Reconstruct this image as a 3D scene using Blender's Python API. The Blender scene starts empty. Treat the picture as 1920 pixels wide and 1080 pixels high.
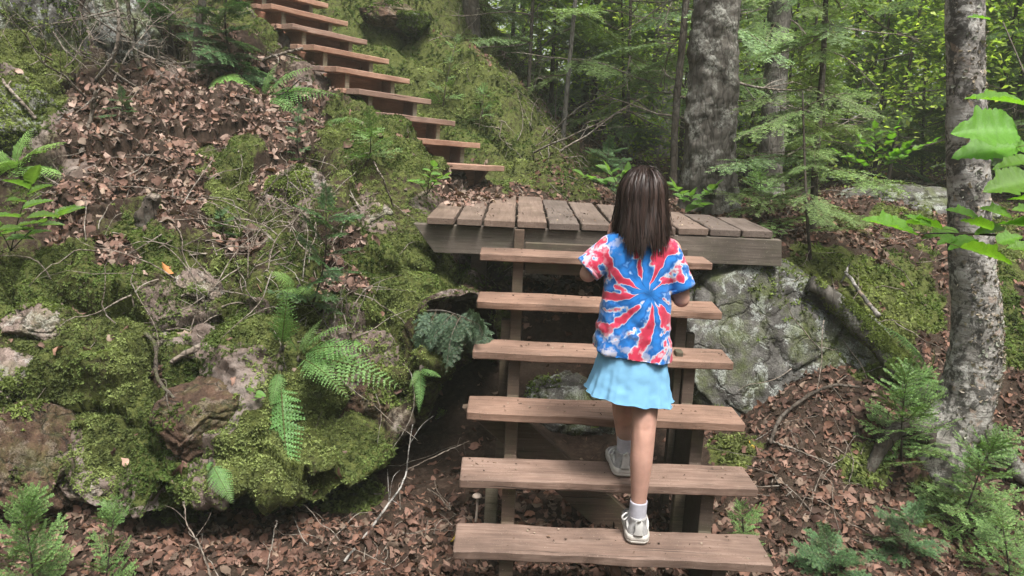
import bpy, math, random
import numpy as np
from mathutils import Vector, Matrix
from mathutils.bvhtree import BVHTree

S = bpy.context.scene
COL = S.collection
RNG = np.random.default_rng(7)
rnd = random.Random(11)

# ------------------------------------------------------------------ camera
CAM = np.array([-0.4094, -2.4930, 1.5303])
YAW, PITCH, ROLL, FPX = -0.0005, -0.2170, 0.0462, 1442.0
_f = np.array([math.sin(YAW)*math.cos(PITCH), math.cos(YAW)*math.cos(PITCH), math.sin(PITCH)])
_r0 = np.array([math.cos(YAW), -math.sin(YAW), 0.0])
_u0 = np.cross(_r0, _f)
_r = _r0*math.cos(ROLL) + _u0*math.sin(ROLL)
_u = -_r0*math.sin(ROLL) + _u0*math.cos(ROLL)
cd = bpy.data.cameras.new('camera')
cam = bpy.data.objects.new('camera', cd)
COL.objects.link(cam)
m = Matrix(((_r[0], _u[0], -_f[0], CAM[0]), (_r[1], _u[1], -_f[1], CAM[1]), (_r[2], _u[2], -_f[2], CAM[2]), (0, 0, 0, 1)))
cam.matrix_world = m
cd.sensor_width = 36.0
cd.lens = 36.0*FPX/1920.0
cd.clip_end = 400.0
cd.clip_start = 0.05
S.camera = cam

# ------------------------------------------------------------------ sky, sun, exposure
SUN_EL, SUN_AZ = math.radians(66), math.radians(152)     # azimuth clockwise from +Y, where the sun stands
world = bpy.data.worlds.new('World')
S.world = world
world.use_nodes = True
wt = world.node_tree
wt.nodes.clear()
sky = wt.nodes.new('ShaderNodeTexSky')
sky.sky_type = 'NISHITA'
sky.sun_disc = False
sky.sun_elevation = SUN_EL
sky.sun_rotation = SUN_AZ
sky.air_density = 1.0
sky.dust_density = 4.0
hsv = wt.nodes.new('ShaderNodeHueSaturation')
hsv.inputs['Saturation'].default_value = 0.25            # overcast: the blue is veiled by cloud
bg = wt.nodes.new('ShaderNodeBackground')
bg.inputs['Strength'].default_value = 0.085
wo = wt.nodes.new('ShaderNodeOutputWorld')
wt.links.new(sky.outputs[0], hsv.inputs['Color'])
wt.links.new(hsv.outputs[0], bg.inputs['Color'])
wt.links.new(bg.outputs[0], wo.inputs['Surface'])
sl = bpy.data.lights.new('sun', 'SUN')
sl.energy = 1.5
sl.angle = math.radians(16)
sl.color = (1.0, 0.96, 0.90)
sun = bpy.data.objects.new('sun', sl)
COL.objects.link(sun)
sd = Vector((math.sin(SUN_AZ)*math.cos(SUN_EL), math.cos(SUN_AZ)*math.cos(SUN_EL), math.sin(SUN_EL)))
sun.rotation_euler = sd.to_track_quat('Z', 'Y').to_euler()
sun.location = (0, -3, 8)
S.view_settings.view_transform = 'Standard'
S.view_settings.look = 'None'
S.view_settings.gamma = 1.0
S.view_settings.use_curve_mapping = False
S.view_settings.exposure = 2.05
S.render.engine = 'CYCLES'
S.cycles.use_denoising = True
S.cycles.max_bounces = 6
S.cycles.diffuse_bounces = 3
S.cycles.transmission_bounces = 4
S.cycles.sample_clamp_indirect = 6.0

# ------------------------------------------------------------------ pixel <-> world
def ray(u, v):
    return _f + _r*((u-960)/FPX) + _u*((540-v)/FPX)
def P(u, v, Y):                       # where the ray of a photograph pixel crosses the plane y = Y
    d = ray(u, v)
    return CAM + d*((Y-CAM[1])/d[1])
def PZ(u, v, z):
    d = ray(u, v)
    return CAM + d*((z-CAM[2])/d[2])
def PD(u, v, dist):                   # a given distance along the optical axis
    return CAM + ray(u, v)*dist
def project(Q):
    d = np.asarray(Q) - CAM
    z = d @ _f
    return 960 + FPX*(d @ _r)/z, 540 - FPX*(d @ _u)/z, z

# ------------------------------------------------------------------ noise
def _hash(ix, iy, iz, s):
    h = (ix*374761393 + iy*668265263 + iz*2147483647 + s*1274126177) & 0xffffffff
    h = ((h ^ (h >> 13))*1274126177) & 0xffffffff
    h = ((h ^ (h >> 15))*2246822519) & 0xffffffff
    return ((h ^ (h >> 16)) & 0xffffff)/float(0xffffff)
def vnoise(Q, s=0):
    Q = np.asarray(Q, float)
    i = np.floor(Q).astype(np.int64)
    f = Q - i
    f = f*f*f*(f*(f*6-15)+10)
    r = 0
    for dx in (0, 1):
        wx = f[:, 0] if dx else 1-f[:, 0]
        for dy in (0, 1):
            wy = f[:, 1] if dy else 1-f[:, 1]
            for dz in (0, 1):
                wz = f[:, 2] if dz else 1-f[:, 2]
                r = r + wx*wy*wz*_hash(i[:, 0]+dx, i[:, 1]+dy, i[:, 2]+dz, s)
    return r*2-1
def fbm(Q, freq, octv=4, s=0, gain=.5):
    a, r = 1.0, 0
    Q = np.asarray(Q, float)
    for k in range(octv):
        r = r + a*vnoise(Q*freq + k*17.3, s+k)
        freq *= 2.03
        a *= gain
    return r
def cells(Q, freq, s=0):              # F1, F2 of jittered cells
    Q = np.asarray(Q, float)*freq
    i = np.floor(Q).astype(np.int64)
    f1 = np.full(len(Q), 9.0); f2 = np.full(len(Q), 9.0); idv = np.zeros(len(Q))
    for dx in (-1, 0, 1):
        for dy in (-1, 0, 1):
            for dz in (-1, 0, 1):
                c = i + np.array([dx, dy, dz])
                p = c + np.stack([_hash(c[:, 0], c[:, 1], c[:, 2], s+j) for j in (1, 2, 3)], 1)
                d = np.linalg.norm(p-Q, axis=1)
                hid = _hash(c[:, 0], c[:, 1], c[:, 2], s+9)
                m1 = d < f1
                f2 = np.where(m1, f1, np.minimum(f2, d))
                idv = np.where(m1, hid, idv)
                f1 = np.where(m1, d, f1)
    return f1, f2, idv

# ------------------------------------------------------------------ mesh and object helpers
def mesh(name, V, F, mat=None, smooth=True, col=None, mats=None, mi=None):
    V = np.asarray(V, np.float32)
    me = bpy.data.meshes.new(name)
    if isinstance(F, np.ndarray):
        n, k = F.shape
        me.vertices.add(len(V)); me.vertices.foreach_set('co', V.ravel())
        me.loops.add(n*k); me.loops.foreach_set('vertex_index', F.astype(np.int32).ravel())
        me.polygons.add(n); me.polygons.foreach_set('loop_start', np.arange(0, n*k, k, dtype=np.int32))
        me.update(calc_edges=True)
    else:
        me.from_pydata(V.tolist(), [], [list(map(int, f)) for f in F])
        me.update()
    if smooth:
        me.polygons.foreach_set('use_smooth', np.ones(len(me.polygons), bool))
    if mi is not None:
        me.polygons.foreach_set('material_index', np.asarray(mi, np.int32))
    for mm in (mats or ([mat] if mat else [])):
        me.materials.append(mm)
    if col is not None:
        c = np.ones((len(V), 4), np.float32)
        col = np.asarray(col, np.float32)
        if col.ndim == 1: col = np.repeat(col[:, None], 3, 1)
        c[:, :3] = col
        a = me.color_attributes.new('Col', 'FLOAT_COLOR', 'POINT')
        a.data.foreach_set('color', c.ravel())
    return me
def obj(name, me, parent=None, mw=None):
    o = bpy.data.objects.new(name, me)
    COL.objects.link(o)
    if parent is not None: o.parent = parent
    if mw is not None: o.matrix_basis = mw
    return o
def thing(name, label, cat, loc=(0, 0, 0), group=None):
    o = bpy.data.objects.new(name, None)
    COL.objects.link(o)
    o.empty_display_size = .05
    o.location = Vector([float(a) for a in loc])
    o['label'] = label; o['category'] = cat
    if group: o['group'] = group
    return o
def tag(o, label, cat, group=None):
    o['label'] = label; o['category'] = cat
    if group: o['group'] = group
    return o
def kind(o, k, label=None, cat=None):
    o['kind'] = k
    if label: o['label'] = label
    if cat: o['category'] = cat
    return o
def merge(parts):                     # [(V, F)] -> one V, F list
    V, F, n = [], [], 0
    for v, f in parts:
        V.append(np.asarray(v, float)); F += [[i+n for i in q] for q in (f.tolist() if isinstance(f, np.ndarray) else f)]
        n += len(v)
    return np.concatenate(V), F
def frame(d, up=(0, 0, 1)):           # rotation whose X axis is d
    d = np.asarray(d, float); d = d/np.linalg.norm(d)
    up = np.asarray(up, float)
    s = np.cross(up, d)
    if np.linalg.norm(s) < 1e-5: s = np.cross((0, 1, 0), d)
    s = s/np.linalg.norm(s)
    return np.stack([d, s, np.cross(d, s)], 1)
def tube(pts, rad, n=10, caps=True, noise=0, nf=8, seed=0):
    pts = np.asarray(pts, float); K = len(pts)
    rad = np.broadcast_to(np.asarray(rad, float), (K,))
    t = np.gradient(pts, axis=0)
    t /= np.linalg.norm(t, axis=1)[:, None]+1e-12
    a = np.linspace(0, 2*np.pi, n, endpoint=False)
    s = np.cross(t[0], (0.3, .9, .1) if abs(t[0][1]) < .9 else (1, 0, 0)); V = []
    for k in range(K):
        s = s - t[k]*(s @ t[k]); s /= np.linalg.norm(s)+1e-12
        b = np.cross(t[k], s)
        V.append(pts[k] + rad[k]*(np.cos(a)[:, None]*s + np.sin(a)[:, None]*b))
    V = np.concatenate(V)
    if noise:
        c = np.repeat(pts, n, 0); d = V-c
        V = c + d*(1+noise*fbm(V, nf, 3, seed))[:, None]
    i = np.arange(n); F = []
    for k in range(K-1):
        F += np.stack([k*n+i, k*n+(i+1) % n, (k+1)*n+(i+1) % n, (k+1)*n+i], 1).tolist()
    if caps:
        F.append(list(range(n))[::-1]); F.append(list(range((K-1)*n, K*n)))
    return V, F
def spline(pts, n):
    pts = np.asarray(pts, float); K = len(pts)
    t = np.linspace(0, K-1, n); i = np.clip(t.astype(int), 0, K-2); f = (t-i)[:, None]
    p0 = pts[np.clip(i-1, 0, K-1)]; p1 = pts[i]; p2 = pts[i+1]; p3 = pts[np.clip(i+2, 0, K-1)]
    return .5*((2*p1)+(-p0+p2)*f+(2*p0-5*p1+4*p2-p3)*f**2+(-p0+3*p1-3*p2+p3)*f**3)
def instances(TV, TF, M, T):          # template V (n,3), F (m,k) under rotations/scales M (N,3,3) and offsets T
    V = np.einsum('nij,vj->nvi', M, TV) + T[:, None, :]
    F = TF[None] + (np.arange(len(M))*len(TV))[:, None, None]
    return V.reshape(-1, 3), F.reshape(-1, TF.shape[1])
def board_mesh(name, L, D, T, mat, seed, bev=.004, wob=.003, n=28):
    # a sawn board: X along the length, Y across, Z thickness (top at z = 0), soft and slightly worn edges
    xs = np.linspace(0, L, n); xs[1] = bev; xs[-2] = L-bev
    prof = [(bev, -T), (D-bev, -T), (D, -T+bev), (D, -bev), (D-bev, 0), (D*.66, 0), (D*.33, 0), (bev, 0), (0, -bev), (0, -T+bev)]
    V, k = [], len(prof)
    for i, x in enumerate(xs):
        e = bev*.7 if i in (0, n-1) else 0
        for (y, z) in prof:
            V.append((x, min(max(y, e), D-e), min(max(z, -T+e), -e)))
    V = np.array(V)
    nz = fbm(V+seed*3.7, 5, 3, seed)
    edge = (np.abs(V[:, 1]-D/2) > D*.4)
    V[:, 2] += wob*nz*.6
    V[:, 1] += np.where(edge, wob*fbm(V+seed*1.3, 9, 3, seed+5), 0)
    i = np.arange(k); F = []
    for s in range(n-1):
        F += np.stack([s*k+i, s*k+(i+1) % k, (s+1)*k+(i+1) % k, (s+1)*k+i], 1)[:, ::-1].tolist()
    F.append(list(range(k))); F.append(list(range((n-1)*k, n*k))[::-1])
    return mesh(name, V, F, mat, smooth=False)
def extrude_poly(poly, t):            # polygon in (a, b), extruded along the third axis by t -> V (x=extrude), F
    n = len(poly)
    V = [(0, a, b) for a, b in poly] + [(t, a, b) for a, b in poly]
    F = [list(range(n))[::-1], list(range(n, 2*n))]
    for i in range(n):
        j = (i+1) % n
        F.append([i, j, n+j, n+i])
    return np.array(V, float), F

# ------------------------------------------------------------------ materials
def mat_new(name):
    mt = bpy.data.materials.new(name); mt.use_nodes = True
    nt = mt.node_tree; nt.nodes.clear()
    out = nt.nodes.new('ShaderNodeOutputMaterial')
    return mt, nt, out
class N:                              # tiny node-building aid
    def __init__(s, nt): s.nt = nt
    def __call__(s, typ, ins=None, **kw):
        n = s.nt.nodes.new('ShaderNode'+typ)
        for k, v in kw.items(): setattr(n, k, v)
        for k, v in (ins or {}).items(): s.put(n, k, v)
        return n
    def put(s, n, k, v):
        i = n.inputs[k]
        if isinstance(v, bpy.types.NodeSocket): s.nt.links.new(v, i)
        elif isinstance(v, bpy.types.Node): s.nt.links.new(v.outputs[0], i)
        else: i.default_value = v
    def ramp(s, fac, stops, interp='LINEAR'):
        n = s('ValToRGB', {'Fac': fac}); n.color_ramp.interpolation = interp
        el = n.color_ramp.elements
        while len(el) < len(stops): el.new(.5)
        for e, (p, c) in zip(el, stops):
            e.position = p; e.color = (*c, 1) if len(c) == 3 else c
        return n
    def mix(s, fac, a, b, mode='MIX'):
        n = s.nt.nodes.new('ShaderNodeMix'); n.data_type = 'RGBA'; n.blend_type = mode
        for sock, v in ((n.inputs[0], fac), (n.inputs[6], a), (n.inputs[7], b)):
            if isinstance(v, bpy.types.NodeSocket): s.nt.links.new(v, sock)
            elif isinstance(v, bpy.types.Node): s.nt.links.new(v.outputs[0], sock)
            elif isinstance(v, (int, float)): sock.default_value = v
            else: sock.default_value = (*v, 1)
        return n.outputs[2]
    def math(s, op, a, b=0.0, c=None):
        n = s('Math', operation=op); s.put(n, 0, a); s.put(n, 1, b)
        if c is not None: s.put(n, 2, c)
        return n.outputs[0]
    def noise(s, vec, scale, detail=6, rough=.6, dist=0):
        return s('TexNoise', {'Vector': vec, 'Scale': scale, 'Detail': detail, 'Roughness': rough, 'Distortion': dist}).outputs[0]
    def bump(s, h, strength=.4, dist=.01, normal=None):
        n = s('Bump', {'Height': h, 'Strength': strength, 'Distance': dist})
        if normal is not None: s.put(n, 'Normal', normal)
        return n.outputs[0]

def wood(name, stops, dark, rough=.8, green=0.0, scale=1.0, lichen=None):
    mt, nt, out = mat_new(name); n = N(nt)
    tc = n('TexCoord'); oi = n('ObjectInfo')
    off = n('VectorMath', {0: tc.outputs['Object'], 1: n('CombineXYZ', {0: n.math('MULTIPLY', oi.outputs['Random'], 31.0), 1: n.math('MULTIPLY', oi.outputs['Random'], 17.0), 2: 0.0}).outputs[0]}, operation='ADD').outputs[0]
    st = n('Mapping', {'Vector': off, 'Scale': (2.2*scale, 34*scale, 34*scale)}).outputs[0]
    g = n.noise(st, 1.6, 7, .65, 1.2)
    fine = n.noise(n('Mapping', {'Vector': off, 'Scale': (9, 240, 240)}).outputs[0], 1.0, 3, .6)
    big = n.noise(off, 3.2, 5, .6)
    c = n.ramp(g, stops).outputs[0]
    c = n.mix(n.math('MULTIPLY', n.ramp(big, [(.40, (0, 0, 0)), (.66, (1, 1, 1))]).outputs[0], .75), c, dark)
    c = n('HueSaturation', {'Color': c, 'Saturation': n.math('ADD', .82, n.math('MULTIPLY', oi.outputs['Random'], .3)), 'Value': n.math('ADD', .82, n.math('MULTIPLY', oi.outputs['Random'], .38))}).outputs[0]
    crk = n.noise(n('Mapping', {'Vector': off, 'Scale': (1.6, 60, 60)}).outputs[0], 1.3, 4, .5, .6)
    crm = n.ramp(crk, [(.30, (1, 1, 1)), (.345, (0, 0, 0))]).outputs[0]
    c = n.mix(n.math('MULTIPLY', crm, .8), c, (.03, .02, .015))
    c = n.mix(.28, c, n.ramp(fine, [(.3, (.25, .25, .25)), (.7, (1, 1, 1))]).outputs[0], 'MULTIPLY')
    # knots
    vo = n('TexVoronoi', {'Vector': n('Mapping', {'Vector': off, 'Scale': (3.1, 7, 7)}).outputs[0], 'Scale': 1.0, 'Randomness': 1.0})
    kn = n.ramp(vo.outputs['Distance'], [(.05, (1, 1, 1)), (.11, (0, 0, 0))]).outputs[0]
    c = n.mix(n.math('MULTIPLY', kn, .7), c, tuple(d*.6 for d in dark))
    # grit and needles trodden into the grain
    sp = n.noise(off, 160, 2, .7)
    c = n.mix(n.math('MULTIPLY', n.ramp(sp, [(.60, (0, 0, 0)), (.68, (1, 1, 1))]).outputs[0], n.ramp(n.noise(off, 7, 3), [(.45, (0, 0, 0)), (.6, (1, 1, 1))]).outputs[0]), c, (.07, .05, .035))
    c = n.mix(n.math('MULTIPLY', n.ramp(n.noise(off, 210, 2, .7), [(.69, (0, 0, 0)), (.74, (1, 1, 1))]).outputs[0], .6), c, (.62, .55, .45))
    if lichen:
        ln = n.ramp(n.noise(off, 26, 5, .7), [(.56, (0, 0, 0)), (.66, (1, 1, 1))]).outputs[0]
        c = n.mix(n.math('MULTIPLY', ln, .8), c, lichen)
    if green:
        c = n.mix(n.math('MULTIPLY', n.ramp(n.noise(off, 9, 5), [(.45, (0, 0, 0)), (.7, (1, 1, 1))]).outputs[0], green), c, (.11, .14, .06))
    h = n.math('SUBTRACT', n.math('ADD', n.math('MULTIPLY', g, .7), n.math('MULTIPLY', fine, .4)), n.math('MULTIPLY', crm, 1.2))
    b = n('BsdfPrincipled', {'Base Color': c, 'Roughness': n.math('ADD', n.math('MULTIPLY', g, .2), rough-.12), 'Normal': n.bump(h, .55, .004), 'Specular IOR Level': .3})
    nt.links.new(b.outputs[0], out.inputs[0])
    return mt

def leafmat(name, translucent=.35, rough=.5, spec=.3, tint=(1, 1, 1), hue=.0, vein=False):
    mt, nt, out = mat_new(name); n = N(nt)
    at = n('Attribute', attribute_name='Col').outputs['Color']
    tc = n('TexCoord')
    c = n.mix(1.0, at, tint, 'MULTIPLY')
    oi = n('ObjectInfo')
    c = n('HueSaturation', {'Color': c, 'Hue': n.math('ADD', n.math('MULTIPLY', oi.outputs['Random'], hue), .5-hue/2), 'Value': n.math('ADD', n.math('MULTIPLY', oi.outputs['Random'], .3*bool(hue)), 1-.15*bool(hue))}).outputs[0]
    v = n.noise(tc.outputs['Object'], 55, 4)
    c = n.mix(.35, c, n.ramp(v, [(.3, (.55, .55, .55)), (.7, (1.15, 1.15, 1.15))]).outputs[0], 'MULTIPLY')
    nm = n.bump(v, .3, .004)
    b = n('BsdfPrincipled', {'Base Color': c, 'Roughness': rough, 'Specular IOR Level': spec, 'Normal': nm})
    if translucent:
        t = n('BsdfTranslucent', {'Color': n.mix(1.0, c, (1.25, 1.3, .6), 'MULTIPLY'), 'Normal': nm})
        mx = n('MixShader', {0: translucent, 1: b.outputs[0], 2: t.outputs[0]})
        nt.links.new(mx.outputs[0], out.inputs[0])
    else:
        nt.links.new(b.outputs[0], out.inputs[0])
    return mt

def rockmat(name, cols, lich=(.42, .44, .40), lich_amt=.6, mossy=.4, scale=1.0):
    mt, nt, out = mat_new(name); n = N(nt)
    tc = n('TexCoord'); v = tc.outputs['Object']; geo = n('NewGeometry')
    a = n.noise(v, 3.5*scale, 8, .65, .6); b_ = n.noise(v, 22*scale, 6, .7); f_ = n.noise(v, 130*scale, 3, .7)
    c = n.ramp(a, [(.25, cols[0]), (.5, cols[1]), (.72, cols[2])]).outputs[0]
    c = n.mix(.75, c, n.ramp(b_, [(.32, (.25, .23, .22)), (.62, (1.25, 1.25, 1.25))]).outputs[0], 'MULTIPLY')
    c = n.mix(.55, c, n.ramp(f_, [(.36, (.35, .34, .33)), (.60, (1.2, 1.2, 1.2))]).outputs[0], 'MULTIPLY')
    vk = n('TexVoronoi', {'Vector': n('VectorMath', {0: v, 1: n('VectorMath', {0: n('TexNoise', {'Vector': v, 'Scale': 4.0*scale, 'Detail': 5}).outputs[1], 1: (.5, .5, .5)}, operation='MULTIPLY').outputs[0]}, operation='ADD').outputs[0], 'Scale': 3.2*scale}, feature='DISTANCE_TO_EDGE').outputs['Distance']
    c = n.mix(n.math('MULTIPLY', n.ramp(vk, [(.006, (1, 1, 1)), (.03, (0, 0, 0))]).outputs[0], .8), c, (.018, .015, .012))
    li = n.math('MULTIPLY', n.ramp(n.noise(v, 8*scale, 7, .75, .4), [(.535, (0, 0, 0)), (.56, (1, 1, 1))]).outputs[0], n.ramp(f_, [(.40, (.1, .1, .1)), (.52, (1, 1, 1))]).outputs[0])
    c = n.mix(n.math('MULTIPLY', li, lich_amt), c, lich)
    sz = n('SeparateXYZ', {0: geo.outputs['Normal']})
    mo = n.math('MULTIPLY', n.ramp(n.noise(v, 5*scale, 6, .7), [(.46, (0, 0, 0)), (.62, (1, 1, 1))]).outputs[0], mossy)
    c = n.mix(mo, c, n.ramp(f_, [(.3, (.035, .05, .012)), (.7, (.13, .16, .035))]).outputs[0])
    h = n.math('ADD', n.math('ADD', n.math('MULTIPLY', b_, .6), n.math('MULTIPLY', f_, .3)), n.math('MULTIPLY', n.math('MINIMUM', vk, .05), 6.0))
    b = n('BsdfPrincipled', {'Base Color': c, 'Roughness': .85, 'Normal': n.bump(h, 1.0, .022), 'Specular IOR Level': .25})
    nt.links.new(b.outputs[0], out.inputs[0])
    return mt

def barkmat(name, cols, pale, pale_amt=.5, vs=.35, scale=1.0, dark=(.02, .017, .014), band=False, crack=.55):
    mt, nt, out = mat_new(name); n = N(nt)
    tc = n('TexCoord'); v0 = tc.outputs['Object']
    v = n('Mapping', {'Vector': v0, 'Scale': (1, 1, vs)}).outputs[0]
    a = n.noise(v, 9*scale, 8, .7, .8); b_ = n.noise(v0, 60*scale, 5, .7); g = n.noise(v0, 5*scale, 5, .65)
    c = n.ramp(a, [(.3, cols[0]), (.5, cols[1]), (.7, cols[2])]).outputs[0]
    ck = n('TexVoronoi', {'Vector': v, 'Scale': 22*scale}, feature='DISTANCE_TO_EDGE').outputs['Distance']
    c = n.mix(n.math('MULTIPLY', n.ramp(ck, [(.02, (1, 1, 1)), (.12, (0, 0, 0))]).outputs[0], crack), c, dark)
    pl = n.math('MULTIPLY', n.ramp(g, [(.5, (0, 0, 0)), (.6, (1, 1, 1))]).outputs[0], n.ramp(b_, [(.42, (0, 0, 0)), (.55, (1, 1, 1))]).outputs[0])
    c = n.mix(n.math('MULTIPLY', pl, pale_amt), c, pale)
    if band:                          # horizontal lenticels and peeled bands of birch
        bn = n.noise(n('Mapping', {'Vector': v0, 'Scale': (4, 4, 60)}).outputs[0], 1.6, 5, .6, .5)
        c = n.mix(n.math('MULTIPLY', n.ramp(bn, [(.56, (0, 0, 0)), (.64, (1, 1, 1))]).outputs[0], .7), c, (.055, .045, .038))
        pt = n.noise(n('Mapping', {'Vector': v0, 'Scale': (1, 1, .8)}).outputs[0], 11, 8, .75, .5)
        c = n.mix(n.math('MULTIPLY', n.ramp(pt, [(.485, (0, 0, 0)), (.54, (1, 1, 1))]).outputs[0], .85), c, (.035, .032, .027))
        c = n.mix(n.math('MULTIPLY', n.ramp(n.noise(v0, 11, 4), [(.62, (0, 0, 0)), (.66, (1, 1, 1))]).outputs[0], .5), c, (.36, .26, .20))
    h = n.math('ADD', n.math('MULTIPLY', a, .8), n.math('ADD', n.math('MULTIPLY', b_, .35), n.math('MULTIPLY', n.math('MINIMUM', ck, .15), 5.4*crack)))
    b = n('BsdfPrincipled', {'Base Color': c, 'Roughness': .9, 'Normal': n.bump(h, .9, .012), 'Specular IOR Level': .2})
    nt.links.new(b.outputs[0], out.inputs[0])
    return mt

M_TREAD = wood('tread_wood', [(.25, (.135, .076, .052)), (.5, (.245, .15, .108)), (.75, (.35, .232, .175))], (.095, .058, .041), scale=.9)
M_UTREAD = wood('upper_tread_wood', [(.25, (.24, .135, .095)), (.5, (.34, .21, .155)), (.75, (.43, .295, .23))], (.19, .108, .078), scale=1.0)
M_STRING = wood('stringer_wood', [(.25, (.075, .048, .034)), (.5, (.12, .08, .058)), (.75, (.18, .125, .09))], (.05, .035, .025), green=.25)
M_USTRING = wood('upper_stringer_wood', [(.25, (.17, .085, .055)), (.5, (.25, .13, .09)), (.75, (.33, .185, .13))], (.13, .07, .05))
M_UBLOCK = wood('weathered_block_wood', [(.25, (.16, .14, .10)), (.5, (.24, .20, .15)), (.75, (.32, .26, .19))], (.10, .085, .05), green=.3)
M_PLANK = wood('deck_plank_wood', [(.25, (.105, .073, .057)), (.5, (.18, .130, .103)), (.75, (.25, .19, .155))], (.08, .055, .042), lichen=None)
M_PLANKEND = wood('deck_end_wood', [(.25, (.05, .04, .03)), (.5, (.09, .07, .055)), (.75, (.15, .12, .09))], (.04, .033, .025), lichen=(.24, .23, .18))
M_BEAM = wood('deck_beam_wood', [(.25, (.11, .085, .065)), (.5, (.18, .14, .11)), (.75, (.26, .205, .16))], (.055, .043, .033), green=.15)
M_ROCKG = rockmat('grey_rock', ((.045, .042, .036), (.11, .104, .095), (.22, .212, .198)), (.38, .40, .37), .75, .6)
M_ROCKP = rockmat('pink_rock', ((.11, .078, .062), (.23, .175, .15), (.34, .285, .26)), (.44, .42, .39), .5, .35)
M_ROCKB = rockmat('brown_rock', ((.035, .022, .015), (.085, .05, .033), (.15, .095, .065)), (.28, .23, .19), .35, .35)
M_BARKG = barkmat('grey_bark', ((.032, .028, .023), (.085, .076, .064), (.17, .155, .135)), (.33, .33, .29), .7, crack=.4)
M_BARKB = barkmat('birch_bark', ((.11, .095, .082), (.29, .27, .245), (.45, .43, .40)), (.50, .49, .455), .7, vs=1.5, band=True, crack=.06)
M_BARKD = barkmat('dark_bark', ((.035, .028, .022), (.075, .06, .048), (.13, .11, .09)), (.22, .22, .19), .35)
M_BARKP = barkmat('far_bark', ((.10, .09, .08), (.17, .155, .14), (.26, .245, .22)), (.34, .34, .31), .5)
M_TWIG = barkmat('dead_twig_bark', ((.09, .07, .055), (.19, .155, .125), (.33, .285, .24)), (.38, .37, .33), .4, vs=1)
M_LITTER = leafmat('leaf_litter', .06, .75, .2)
M_MOSS = leafmat('moss', .30, .85, .1)
M_FIR = leafmat('fir_needles', .25, .55, .35, hue=.02)
M_FERN = leafmat('fern', .40, .5, .3, hue=.02)
M_BROAD = leafmat('broad_leaf', .55, .38, .4, hue=.015)
M_FAR = leafmat('far_leaves', .6, .6, .2)

def groundmat(name):
    mt, nt, out = mat_new(name); n = N(nt)
    tc = n('TexCoord'); v = tc.outputs['Object']
    at = n('SeparateColor', {0: n('Attribute', attribute_name='Col').outputs['Color']})
    a = n.noise(v, 4, 8, .7, .4); b_ = n.noise(v, 30, 6, .7); f_ = n.noise(v, 150, 3, .7)
    soil = n.ramp(b_, [(.3, (.014, .009, .0065)), (.55, (.042, .027, .019)), (.75, (.09, .06, .045))]).outputs[0]
    soil = n.mix(n.ramp(a, [(.45, (0, 0, 0)), (.7, (1, 1, 1))]).outputs[0], soil, n.ramp(f_, [(.3, (.018, .013, .009)), (.7, (.08, .056, .04))]).outputs[0])
    mos = n.ramp(n.math('ADD', n.math('MULTIPLY', b_, .5), n.math('MULTIPLY', f_, .5)), [(.32, (.026, .032, .009)), (.52, (.07, .082, .022)), (.72, (.15, .165, .048))]).outputs[0]
    rok = n.ramp(a, [(.3, (.08, .055, .042)), (.5, (.17, .13, .11)), (.7, (.30, .26, .235))]).outputs[0]
    rok = n.mix(.6, rok, n.ramp(b_, [(.3, (.4, .4, .4)), (.65, (1.2, 1.2, 1.2))]).outputs[0], 'MULTIPLY')
    mo = n.ramp(n.math('ADD', at.outputs[1], n.math('MULTIPLY', n.math('SUBTRACT', b_, .5), .9)), [(.40, (0, 0, 0)), (.58, (1, 1, 1))]).outputs[0]
    ro = n.ramp(n.math('ADD', at.outputs[2], n.math('MULTIPLY', n.math('SUBTRACT', b_, .5), .6)), [(.45, (0, 0, 0)), (.58, (1, 1, 1))]).outputs[0]
    c = n.mix(ro, n.mix(mo, soil, mos), rok)
    h = n.math('ADD', n.math('MULTIPLY', b_, .6), n.math('MULTIPLY', f_, .35))
    b = n('BsdfPrincipled', {'Base Color': c, 'Roughness': .95, 'Normal': n.bump(h, 1.0, .02), 'Specular IOR Level': .15})
    nt.links.new(b.outputs[0], out.inputs[0])
    return mt
M_GROUND = groundmat('forest_ground')

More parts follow.
